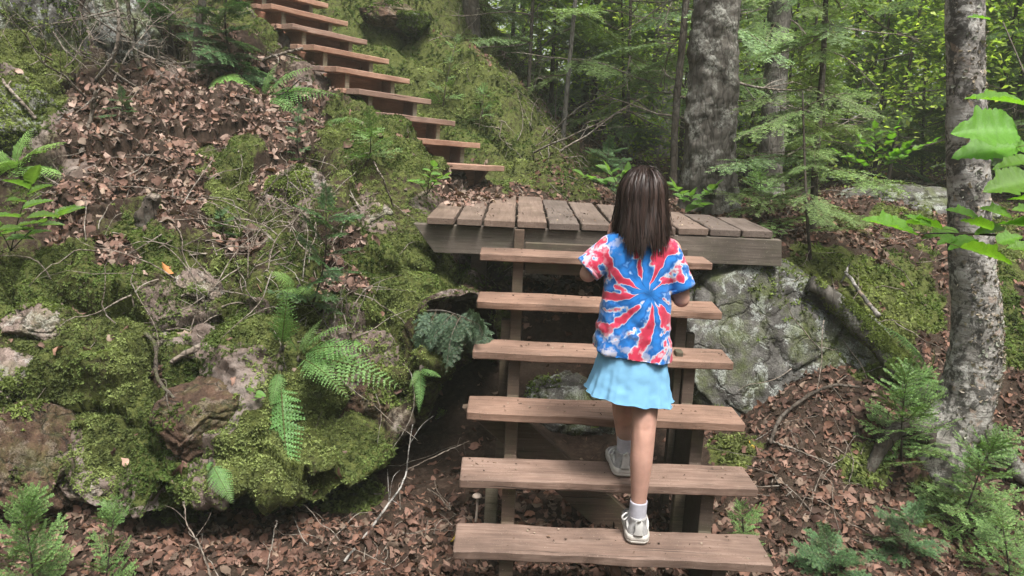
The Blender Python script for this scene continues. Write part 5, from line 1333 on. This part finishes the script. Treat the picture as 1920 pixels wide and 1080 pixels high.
parts += [ellipsoid((.043, .318, 1.272), (.070, .084, .098)), ellipsoid((.043, .350, 1.215), (.050, .050, .050)), ellipsoid((.043, .372, 1.185), (.022, .020, .018)),
          ellipsoid((.043, .402, 1.247), (.0105, .014, .014)), ellipsoid((.043, .398, 1.268), (.008, .010, .022)), ellipsoid((-.029, .315, 1.258), (.010, .018, .028)), ellipsoid((.115, .315, 1.258), (.010, .018, .028)),
          ellipsoid((.015, .385, 1.232), (.022, .018, .020)), ellipsoid((.071, .385, 1.232), (.022, .018, .020)), ellipsoid((.043, .388, 1.298), (.045, .012, .012))]
# back leg straight on the first tread, front leg bent on the second
parts += limb([(.108, .285, .66), (.106, .235, .54), (.103, .195, .42), (.101, .175, .30), (.1015, .165, .18), (.102, .165, .07)], [.066, .053, .0445, .042, .031, .0255], 24, 50)
parts += [ellipsoid((.1015, .180, .325), (.0405, .043, .11)), ellipsoid((.103, .208, .415), (.037, .038, .05))]
parts += limb([(.005, .285, .66), (.022, .37, .585), (.045, .448, .50), (.058, .412, .40), (.064, .375, .32), (.066, .352, .245)], [.068, .058, .047, .043, .034, .027], 24, 50)
parts += [ellipsoid((.058, .385, .42), (.040, .044, .07))]
# arms: left elbow bent with the hand at the mouth, right forearm held forward
parts += limb([(-.062, .293, 1.085), (-.105, .286, 1.035), (-.133, .285, .985)], [.042, .036, .032]) + limb([(-.133, .285, .985), (-.100, .350, 1.03), (-.045, .415, 1.095)], [.032, .031, .021])
parts += limb([(.160, .293, 1.085), (.196, .288, 1.00), (.218, .288, .905)], [.042, .036, .031]) + limb([(.218, .288, .905), (.200, .37, .93), (.150, .455, .975)], [.031, .030, .021])
parts += hand((-.045, .415, 1.095), (.35, .25, .9), (.35, -.9, .1), 1) + hand((.150, .455, .975), (-.75, .5, .35), (-.3, -.75, .2), -1)
body = union('body', parts, .0042, 8, M_SKIN)
V = verts(body); g_ = np.exp(-((V[:, 2]-.437-.12*(V[:, 0]-.103))/.011)**2)*(V[:, 1] < .20)*(V[:, 2] < .6); V[:, 1] += .0010*g_
ten = np.exp(-((np.abs(V[:, 0]-.103)-.020)/.008)**2)*np.exp(-((V[:, 2]-.43)/.035)**2)*(V[:, 1] < .19); V[:, 1] -= .003*ten*(V[:, 2] < .6)
setverts(body, V); put('body', body)
for x in (.018, .068): put('eye', mesh('eye', *ellipsoid((x, .3985, 1.272), (.0115, .006, .007)), M_EYE))
put('mouth', mesh('mouth', *ellipsoid((.043, .3965, 1.217), (.017, .006, .006)), M_LIP))

def loft(rings, n=72, tilt=0, cap=True, fold=None):
    V = []
    K = len(rings); a = np.linspace(0, 2*np.pi, n, endpoint=False)
    for k, (z, cx, hw, hd, cy) in enumerate(rings):
        hw = hw*.965
        sx = np.sign(np.cos(a))*np.abs(np.cos(a))**.85; sy = np.sign(np.sin(a))*np.abs(np.sin(a))**.85
        m_ = 1.0 if fold is None else 1+fold(a, k/(K-1))
        x = cx+hw*sx*m_; y = cy+hd*sy*m_
        V.append(np.stack([x, y, z+tilt*(x-.05)*min(1, max(0, (1.05-z)/.3))], 1))
    V = np.concatenate(V); i = np.arange(n); F = []
    for k in range(K-1): F += np.stack([k*n+i, (k+1)*n+i, (k+1)*n+(i+1) % n, k*n+(i+1) % n], 1).tolist()
    if cap: F.append(list(range(n))); F.append(list(range((K-1)*n, K*n))[::-1])
    return V, F
def rings_fine(R, k): R = np.array(R); return spline(R, k)
SR = [(1.162, .047, .050, .048, .300), (1.148, .048, .086, .058, .298), (1.128, .049, .118, .066, .295), (1.085, .050, .127, .076, .291), (1.02, .051, .124, .084, .288), (.94, .052, .127, .090, .285), (.85, .052, .134, .094, .280), (.76, .052, .144, .098, .274), (.690, .053, .153, .104, .268)]
SP = [loft(rings_fine(SR, 40), tilt=-.13)]
def sleeve(a, b, r0, r1):
    q = spline(np.array([a, (np.array(a)+b)/2, b]), 12); V, F = tube(q, np.linspace(r0, r1, 12), 28); return [(V, F), ellipsoid(a, [r0]*3)]
SP += sleeve(np.array([-.050, .292, 1.082]), np.array([-.138, .284, 1.000]), .053, .055)+sleeve(np.array([.148, .292, 1.080]), np.array([.212, .286, .945]), .053, .056)
sh = union('shirt', SP, .005, 7, M_SHIRT)
V = verts(sh); no = np.zeros(len(V)*3, np.float32); sh.vertices.foreach_get('normal', no); no = no.reshape(-1, 3)
low = np.clip((1.05-V[:, 2])/.25, 0, 1)
diag = np.sin((V[:, 0]*.75+V[:, 2]*1.0)*62+3*fbm(V, 7, 2, 4))
V = V+no*(low*(.0035*diag*(fbm(V, 6, 2, 8) > -.05)+.007*fbm(V*np.array([1.6, 1, .8]), 9, 2, 9))+.0028*fbm(V, 26, 2, 10))[:, None]
hem = np.clip((.74-(V[:, 2]+.13*(V[:, 0]-.05)))/.05, 0, 1); th = np.arctan2(V[:, 1]-.27, V[:, 0]-.052)
V[:, :2] += no[:, :2]*(hem*.009*np.sin(th*7+1))[:, None]
setverts(sh, V); put('shirt', sh)
# sleeve and bottom hems: a thin stitched band
def band(c, axis, r, w, name='hem', sy=1.0):
    R = frame(axis); a = np.linspace(0, 2*np.pi, 40, endpoint=False); V = []
    for t, rr in ((-w/2, r*.99), (-w/2, r*1.02), (w/2, r*1.02), (w/2, r*.99)): V.append(np.array(c)+R[:, 0]*t+rr*(np.cos(a)[:, None]*R[:, 1]+np.sin(a)[:, None]*R[:, 2]))
    V = np.concatenate(V); i = np.arange(40); F = []
    for k in range(4): F += np.stack([k*40+i, k*40+(i+1) % 40, ((k+1) % 4)*40+(i+1) % 40, ((k+1) % 4)*40+i], 1).tolist()
    return mesh(name, V, F, M_SHIRT)
put('sleeve_hem', band((-.133, .2845, 1.005), (-.088, -.008, -.082), .0535, .014)); put('sleeve_hem', band((.2088, .2862, .951), (.064, -.006, -.135), .0545, .014))

def fold(a, t): return t**1.2*(.034*np.sin(7*a+.6+.8*np.sin(2*a))+.026*np.sin(13*a+2.1)+.016*np.sin(23*a+np.sin(3*a)*2))
KR = [(.76, .052, .118, .086, .278), (.70, .052, .130, .094, .275), (.63, .052, .143, .104, .272), (.57, .051, .157, .115, .270), (.528, .050, .170, .124, .268)]
V, F = loft(rings_fine(KR, 34), n=160, cap=False, fold=fold)
V[:, 2] -= .115*(V[:, 0]-.05)*np.clip((.70-V[:, 2])/.15, 0, 1)
V[:, 2] -= .0028*np.sin(np.arctan2(V[:, 1]-.27, V[:, 0]-.05)*9)*np.clip((.60-V[:, 2])/.07, 0, 1)
V = V+np.c_[fbm(V, 30, 2, 41), fbm(V, 30, 2, 42), 0*V[:, 0]]*.0022
sk_n = 160; hr = V[-sk_n:]; hu = V[-3*sk_n:-2*sk_n]
so = put('skirt', mesh('skirt', V, F, M_SKIRT))
ctr = np.array([.05, .268, 0]); q_ = np.concatenate([hu*.35+hr*.65, (hu*.35+hr*.65)[:1]]); q_ = q_+(q_-np.array([.05, .268, 0])*np.array([1, 1, 0])-q_*np.array([0, 0, 1]))*.018
sv, sf = tube(q_, .0011, 5, caps=False); obj('hem_stitch', mesh('hem_stitch', sv, sf, M_SKIRT), so); md = so.modifiers.new('thick', 'SOLIDIFY'); md.thickness = .003

# hair: a dark underlayer and long strands falling from the crown to the shoulder blades
HC = np.array([.047, .314, 1.272])
def hair_path(th, start, rad, end, rg, k=18):
    q = []
    for p in np.linspace(start, 1.62, 9):
        q.append(HC+np.array([math.sin(th)*math.sin(p)*.084*rad, -math.cos(th)*math.sin(p)*.098*rad, math.cos(p)*.106*rad]))
    last = q[-1]; side = abs(math.sin(th))
    back = np.array([.055+math.sin(th)*(.087+.012*rg.normal())*(1+.10*(rad-1)*3), last[1]-.004-.020*math.cos(th)*(math.cos(th) > 0)-(rad-1)*.05, 0])
    zs = np.linspace(last[2], end, 7)[1:]
    for j, z in enumerate(zs):
        f = (j+1)/6; q.append(np.array([last[0]*(1-f)+back[0]*f+.004*math.sin(f*5+th*9)*f, last[1]*(1-f)+back[1]*f+.003*math.sin(f*4+th*7), z]))
    return spline(np.array(q), k)
rg = np.random.default_rng(5)
def ends(th): return 1.138-.020*math.cos(th*1.0)+.012*math.sin(th*5)
U = np.linspace(-2.25, 2.25, 60); G = np.array([hair_path(t, .02, .985, ends(t)+.022, np.random.default_rng(1), 30) for t in U])
A = np.arange(60*30).reshape(60, 30); F = np.stack([A[:-1, :-1], A[1:, :-1], A[1:, 1:], A[:-1, 1:]], -1).reshape(-1, 4)
hb = put('hair', mesh('hair', G.reshape(-1, 3), F, M_HAIR, col=np.tile([.018, .011, .009], (1800, 1))))
md = hb.modifiers.new('thick', 'SOLIDIFY'); md.thickness = .006
VV, FF, CC, o_ = [], [], [], 0
for k in range(2700):
    th = rg.uniform(-2.25, 2.25); pt = hair_path(th+rg.normal()*.02, rg.uniform(.0, .35), 1+rg.random()*.07, ends(th)+.016*math.sin(th*13)+rg.normal()*.016-.030*(rg.random() < .16), rg, 20)
    w = np.interp(np.linspace(0, 1, 20), [0, .15, .8, 1], [.0018, .0032, .0028, .0004])*rg.uniform(.6, 1.3)
    loose = k > 2560; pt = pt+np.cumsum(rg.normal(size=(20, 3))*(.0022 if loose else .0005), 0); w = w*(.45 if loose else 1)
    d = np.gradient(pt, axis=0); out = pt-np.array([.045, .30, 0])*np.array([1, 1, 0])-np.array([0, 0, 1])*pt[:, 2:3]; s = np.cross(d, out+rg.normal(size=3)*.03); s /= np.linalg.norm(s, axis=1)[:, None]+1e-9
    V = np.stack([pt-s*w[:, None], pt+s*w[:, None]], 1).reshape(-1, 3); i = np.arange(19)*2
    VV.append(V); FF.append(np.stack([i, i+1, i+3, i+2], 1)+o_); o_ += 40
    c = np.array([(.020, .0110, .0085), (.030, .0165, .013), (.044, .025, .020), (.015, .0085, .007), (.072, .044, .036)][rg.choice(5, p=[.32, .3, .16, .17, .05])])
    CC.append(np.repeat(c[None]*rg.uniform(.8, 1.2), 40, 0))
so = obj('strands', mesh('strands', np.concatenate(VV), np.concatenate(FF), M_HAIR, col=np.concatenate(CC)), hb); so['kind'] = 'stuff'

def shoe(heel, yaw, parent, lace=True):
    # X to the right, Y forward, Z up; heel at the origin
    Ys = np.array([0, .012, .035, .07, .11, .15, .185, .205, .214]); W = np.array([.023, .036, .042, .042, .043, .047, .044, .032, .013]); 
    def outline(sc, zs):
        rows = []
        for (z, k_, lo) in zs:
            L = np.stack([-W*sc*k_, Ys], 1); R_ = np.stack([W*sc*k_, Ys], 1)[::-1]; o2 = np.concatenate([L, R_]); o2[:, 1] = o2[:, 1]*(1+lo)-.107*lo
            rows.append(np.c_[o2, np.full(len(o2), z)])
        n = len(rows[0]); V = np.concatenate(rows); F = [list(range(n)), list(range((len(rows)-1)*n, len(rows)*n))[::-1]]; i = np.arange(n)
        for k in range(len(rows)-1): F += np.stack([k*n+i, (k+1)*n+i, (k+1)*n+(i+1) % n, k*n+(i+1) % n], 1).tolist()
        return V, F
    sole = union('sole', [outline(1.0, [(.002, .92, -.02), (.006, 1.05, .03), (.013, 1.12, .05), (.0165, 1.03, .01), (.020, 1.12, .05), (.030, 1.10, .04), (.036, 1.0, 0)])], .0022, 2, M_SOLE)
    parts = []
    hs = np.array([.082, .088, .086, .080, .078, .062, .050, .043, .034]); Vs = []; n = 28; a = np.linspace(0, 2*np.pi, n, endpoint=False)
    for y, w, h in zip(Ys, W, hs):
        c_ = np.cos(a); s_ = np.sin(a); z = .030+np.where(s_ > 0, s_*(h-.030), s_*.012); taper = np.where(s_ > 0, 1-.28*np.maximum(s_, 0)**1.5, 1)
        Vs.append(np.stack([c_*w*taper, np.full(n, y)+.012*np.maximum(s_, 0)*(y < .02), z], 1))
    i = np.arange(n); F = [list(range(n)), list(range((len(Ys)-1)*n, len(Ys)*n))[::-1]]
    for k in range(len(Ys)-1): F += np.stack([k*n+i, (k+1)*n+i, (k+1)*n+(i+1) % n, k*n+(i+1) % n], 1).tolist()
    parts.append((np.concatenate(Vs), F)); parts.append(tube([(0, .050, .060), (0, .047, .094)], [.034, .0325], 24))
    up_ = union('shoe', parts, .003, 3, M_UPPER)
    o = obj('shoe', up_, parent); o.matrix_basis = Matrix.Translation(Vector(heel)-Vector(O)) @ Matrix.Rotation(yaw, 4, 'Z')
    obj('sole', sole, o)
    V, F = tube(spline([(0, -.003, .040), (0, -.0035, .065), (0, .010, .095)], 10), [.012, .011, .010, .009, .009, .009, .009, .009, .008, .006], 12); V[:, 1] = V[:, 1]*1.0
    obj('heel_panel', mesh('heel_panel', *merge([(V*np.array([1.6, .55, 1])+np.array([0, -.001, 0]), F)]), M_WHITE), o)
    V, F = tube(spline([(-.004, .006, .082), (-.003, -.006, .099), (.004, -.004, .103), (.004, .010, .094)], 12), .0048, 8); obj('pull_tab', mesh('pull_tab', V, F, M_WHITE), o)
    for sx in (-1, 1):                # side overlays
        V, F = tube(spline([(sx*.033, .03, .040), (sx*.037, .06, .060), (sx*.030, .085, .078)], 9), [.004, .006, .007, .007, .007, .007, .006, .005, .004], 8); obj('side_panel', mesh('side_panel', V, F, M_WHITE), o)
    if lace:
        for j in range(4):
            y = .085+.02*j; h = .083-.010*j
            V, F = tube(spline([(-.022, y, h-.010), (0, y+.004, h+.004), (.022, y, h-.010)], 8), .0028, 6); obj('lace', mesh('lace', V, F, M_WHITE), o)
        V, F = tube(spline([(-.020, .075, .086), (-.044, .058, .094), (-.060, .045, .084), (-.052, .050, .070), (-.030, .070, .080)], 18), .0034, 7); obj('lace_loop', mesh('lace_loop', V, F, M_WHITE), o)
        V, F = tube(spline([(-.022, .078, .084), (-.040, .070, .062), (-.046, .066, .044)], 10), .003, 7); obj('lace_loop', mesh('lace_loop', V, F, M_WHITE), o)
    return o
ra = shoe((.100, .105, .001), math.radians(-4), pr); la = shoe((.063, .297, .1765), math.radians(2), pr)
def sock(c, h, r0, r1):
    a = np.linspace(0, 1, 14); rr = r0+(r1-r0)*a; V, F = tube(np.array(c)+np.c_[np.zeros(14), np.zeros(14), a*h], rr*(1+.03*np.sin(a*40)*0), 26, caps=False)
    o = put('sock', mesh('sock', V, F, M_SOCK)); md = o.modifiers.new('thick', 'SOLIDIFY'); md.thickness = .003; return o
sock((.1015, .1605, .060), .092, .033, .0325); sock((.0655, .350, .236), .085, .032, .0335)

# ================================================================== STICKS, STUMP, MUSHROOM, SINGLE LEAVES
def stick(label, pts, r0, r1, mat=M_TWIG, seed=1, twigs=0, name='fallen_stick', tl=.15, cat='stick'):
    rg = np.random.default_rng(seed); base = np.asarray(pts[0], float); t = thing(name, label, cat, base)
    n = 40; ax = spline(pts, n)-base; ax = ax+np.cumsum(rg.normal(size=(n, 3))*.0012, 0)
    V, F = tube(ax, np.linspace(r0, r1, n), 9, noise=.2, nf=30, seed=seed); obj('stem', mesh('stem', V, F, mat), t)
    for k in range(twigs):
        i = rg.integers(int(n*.25), n-2); d = ax[min(n-1, i+2)]-ax[i-1]; d /= np.linalg.norm(d); s = rg.normal(size=3); s = s+d*1.2; s /= np.linalg.norm(s); l = tl*rg.uniform(.5, 1.3)
        V, F = tube(spline([ax[i], ax[i]+s*l*.5+rg.normal(size=3)*.01, ax[i]+s*l+np.array([0, 0, -.02])], 8), np.linspace(r1*.8, r1*.3, 8), 5); obj('twig', mesh('twig', V, F, mat), t)
    return t
def hl(u, v, off=.02): p, n_ = hit(u, v); return p+n_*off
a = hl(445, 128, .03)
stick('broken pale branch pointing from the slope to the upper stairs', [a, P(505, 108, a[1]-.02), P(567, 88, a[1]-.05)], .013, .010, M_TWIG, 1, 5, tl=.14)
a = hl(590, 195, .02)
stick('short dark broken twig leaning on the fern by the upper stairs', [hl(520, 190, .05), P(545, 170, a[1]-.15), P(567, 150, a[1]-.2)], .007, .004, M_BARKD, 2, 1)
stick('thin lichened birch twig slanting up from the leaf floor into the hollow', [PZ(645, 1052, -.24), P(712, 965, .62), P(758, 905, .75), P(768, 850, .80), P(775, 795, .85)], .006, .0022, M_BARKB, 3, 4, tl=.22)
stick('thin bare twig across the dark hollow left of the stairs', [P(762, 882, .85), P(815, 852, .90), P(880, 825, .95)], .0035, .0015, M_TWIG, 4, 3, tl=.10)
stick('upright thin grey twig on the leaf floor below the hanging fern', [PZ(498, 1080, -.25), P(512, 1030, .30), P(524, 975, .33)], .0035, .0018, M_TWIG, 5, 2, tl=.08)
stick('forked dead twig on the leaf floor below the small fern', [PZ(395, 1090, -.25), P(375, 1030, .25), P(350, 985, .3), P(345, 940, .35)], .0045, .002, M_TWIG, 6, 6, tl=.12)
stick('pale straight twig lying on the leaf pile left of the first tread', [PZ(845, 955, -.2), PZ(830, 930, -.2), PZ(808, 914, -.18)], .004, .0025, M_TWIG, 7)
stick('leaning dead stick on the leaves near the left edge', [hl(148, 285, .02), hl(165, 235, .05), P(180, 170, hl(165, 235)[1]-.05)], .014, .011, M_TWIG, 8, 2, tl=.12)
stick('slanting dead stick against the mossy boulder at the left edge', [hl(58, 226, .03), hl(30, 180, .04), hl(5, 148, .05)], .010, .008, M_TWIG, 9, 2, tl=.12)
a = hl(1060, 228, .05)
stick('pale broken log lying on the slope behind the platform', [hl(1148, 240, .05), hl(1100, 225, .06), hl(1058, 222, .06)], .022, .03, M_TWIG, 10, 4, tl=.3, name='fallen_log', cat='log')
stick('second pale broken log just above the first behind the platform', [hl(1120, 222, .10), hl(1085, 213, .10), hl(1045, 219, .09)], .022, .02, M_TWIG, 11, 2, tl=.3, name='fallen_log', cat='log')
stick('grey log end under the platform seen between the top two treads', [P(935, 508, 2.35), P(990, 514, 2.3), P(1035, 527, 2.2)], .028, .022, M_TWIG, 12, 0, name='fallen_log', cat='log')
a = hl(1600, 545, .04)
stick('white-flecked dead stick leaning on the moss above the big root', [hl(1640, 600, .03), hl(1612, 565, .05), hl(1582, 520, .05)], .014, .010, M_BARKB, 13, 3, tl=.14)
stick('long dead twig hanging over the grey boulder', [P(1545, 600, 1.5), P(1540, 700, 1.35), P(1520, 800, 1.2)], .003, .0015, M_TWIG, 14, 3, tl=.12)
stick('curved dead root arching over the leaf pile', [hl(1450, 840, .03), hl(1475, 785, .05), hl(1540, 735, .05), hl(1600, 735, .04)], .010, .007, M_BARKD, 15, 2, tl=.12, name='root', cat='root')
stick('dead twig slanting across the leaf pile by the second tread', [hl(1440, 830, .03), hl(1500, 860, .04), hl(1560, 880, .03)], .006, .003, M_TWIG, 16, 3, tl=.15)
stick('mossy bent stick below the angular rock on the bank', [hl(255, 600, .05), hl(272, 650, .07), hl(310, 700, .07), hl(345, 742, .04)], .011, .006, M_MOSSBARK, 17, 3, tl=.12)
stick('pale splinter of wood on the rock below the slanting stone', [hl(318, 688, .03), hl(345, 665, .04), hl(370, 645, .04)], .012, .016, M_TWIG, 18, 1, tl=.08)
stick('thin twig arching over the slope by the left fern', [hl(60, 325, .06), hl(110, 350, .06), hl(160, 385, .05)], .007, .004, M_TWIG, 19, 2, tl=.12)
stick('long thin dead stem standing in front of the mossy crest', [hl(730, 400, .05), P(722, 340, hl(730, 400)[1]-.1), P(703, 300, hl(730, 400)[1]-.1)], .006, .003, M_TWIG, 20)
# stump
c = hl(282, 415, -.02); t = thing('tree_stump', 'small rotten stump leaning among the dead twigs on the left bank', 'stump', c)
V, F = tube(spline([(-.03, 0, -.05), (-.015, -.01, .04), (.02, -.01, .14)], 20), np.linspace(.055, .040, 20), 18, noise=.35, nf=22, seed=9); V[:, 2] += np.where(V[:, 2] > .10, .03*fbm(V, 40, 2, 3), 0); obj('trunk', mesh('trunk', V, F, M_BARKD), t)
V, F = ellipsoid((.02, -.01, .135), (.038, .038, .02)); obj('broken_top', mesh('broken_top', V, F, M_TWIG), t)
# mushroom
c = PZ(892, 975, -.22); t = thing('mushroom', 'pale capped mushroom on the leaf floor left of the second tread', 'mushroom', c)
M_CAP = plain('mushroom_cap', (.50, .40, .33), .5, .3, .2, 80)
hm = (P(892, 930, c[1])-c)[2]
V, F = tube(spline([(0, 0, -.01), (.004, 0, hm*.5), (.002, 0, hm)], 12), np.linspace(.006, .0045, 12), 10); obj('stem', mesh('stem', V, F, M_CAP), t)
rr = np.array([0, .008, .016, .021, .022, .018, .004]); zz = np.array([.013, .0125, .010, .005, .001, .001, .003]); V = []
for r_, z_ in zip(rr, zz):
    for k in range(20): V.append((r_*math.cos(k*.31416)+.002, r_*math.sin(k*.31416), z_+hm-.003))
F = [[k*20+j, k*20+(j+1) % 20, (k+1)*20+(j+1) % 20, (k+1)*20+j] for k in range(6) for j in range(20)]
obj('cap', mesh('cap', V, F, M_CAP), t)
# single leaves that stand out from the litter
def one_leaf(label, u, v, size, c, k, seed, lift=.012):
    p, n_ = hit(u, v); rg = np.random.default_rng(seed); tv, tf = LT[k]; B = basis(n_[None], rg, .2)[0]*size
    o = obj('fallen_leaf', mesh('fallen_leaf', tv @ B.T, tf, M_LITTER, col=np.tile(c, (len(tv), 1))), mw=Matrix.Translation(Vector(p+n_*lift))); md = o.modifiers.new('s', 'SUBSURF'); md.levels = md.render_levels = 1
    return tag(o, label, 'leaf')
one_leaf('orange-brown curled leaf above the slanting grey stone', 315, 505, .09, (.42, .19, .07), 2, 1)
one_leaf('pale pinkish leaf lying alone on the moss apron', 238, 868, .055, (.46, .30, .23), 4, 2)
one_leaf('tan leaf resting against the foot of the birch', 1842, 825, .10, (.40, .24, .17), 5, 3, .03)
one_leaf('yellow leaf at the edge of the grey boulder', 1410, 838, .055, (.55, .36, .06), 7, 4, .02)
one_leaf('yellow leaf on the floor at the left end of the first tread', 848, 1015, .05, (.52, .38, .05), 1, 5, .02)
one_leaf('orange leaf on top of the far rock slab', 1662, 332, .14, (.50, .22, .07), 3, 6)
# leaf drift and debris on the boards
rg = np.random.default_rng(8); n = 420
x = rg.uniform(-.86, -.45, n); y = 2.05+rg.random(n)*.8; k = rg.random(n) < np.clip((y-1.9)*1.2-(x+.8)*1.3, 0, 1)
Qp = np.c_[x, y, np.full(n, ZP+.004)][k]; scatter_leaves('leaf_litter', 'drift of brown leaves on the back left planks of the platform', Qp, np.tile([0, 0, 1.], (len(Qp), 1)), .05, 9, BROWN, .012, .35)
Q = []
for k_, (a, b) in enumerate(TREADS):
    A0, B0 = PZ(*a, k_*RISE), PZ(*b, k_*RISE); m_ = 46
    t_ = rg.random(m_); Q.append(A0+(B0-A0)*t_[:, None]+np.c_[np.zeros(m_), .01+rg.random(m_)**.6*.17, np.full(m_, .0035)])
m_ = 160; Q.append(np.c_[rg.uniform(-.7, .8, m_), rg.uniform(1.6, 2.1, m_), np.full(m_, ZP+.005)])
Q = np.concatenate(Q)
scatter_leaves('wood_debris', 'tiny chips and needles lying on the treads and planks', Q, np.tile([0, 0, 1.], (len(Q), 1)), .011, 10, [(.10, .06, .04), (.20, .13, .09), (.40, .32, .24), (.06, .04, .03)], .0, .15)

# ================================================================== HAZE ADDED TO BRIGHTEN THE DISTANCE
mt, nt, out = mat_new('added_haze')
pv = nt.nodes.new('ShaderNodeVolumePrincipled')
pv.inputs['Color'].default_value = (.86, .92, .82, 1)
pv.inputs['Density'].default_value = .0032
pv.inputs['Anisotropy'].default_value = .0
nt.links.new(pv.outputs[0], out.inputs['Volume'])
hx = [(x, y, z) for z in (-2.5, 16.0) for (x, y) in ((-75, -55), (75, -55), (75, 85), (-75, 85))]
hz = obj('haze', mesh('haze', hx, [[3, 2, 1, 0], [4, 5, 6, 7], [0, 1, 5, 4], [1, 2, 6, 5], [2, 3, 7, 6], [3, 0, 4, 7]], mt, smooth=False))
kind(hz, 'stuff', 'thin pale haze added between the trees to lift the dark distance')
S.cycles.volume_bounces = 1
S.cycles.volume_max_steps = 64
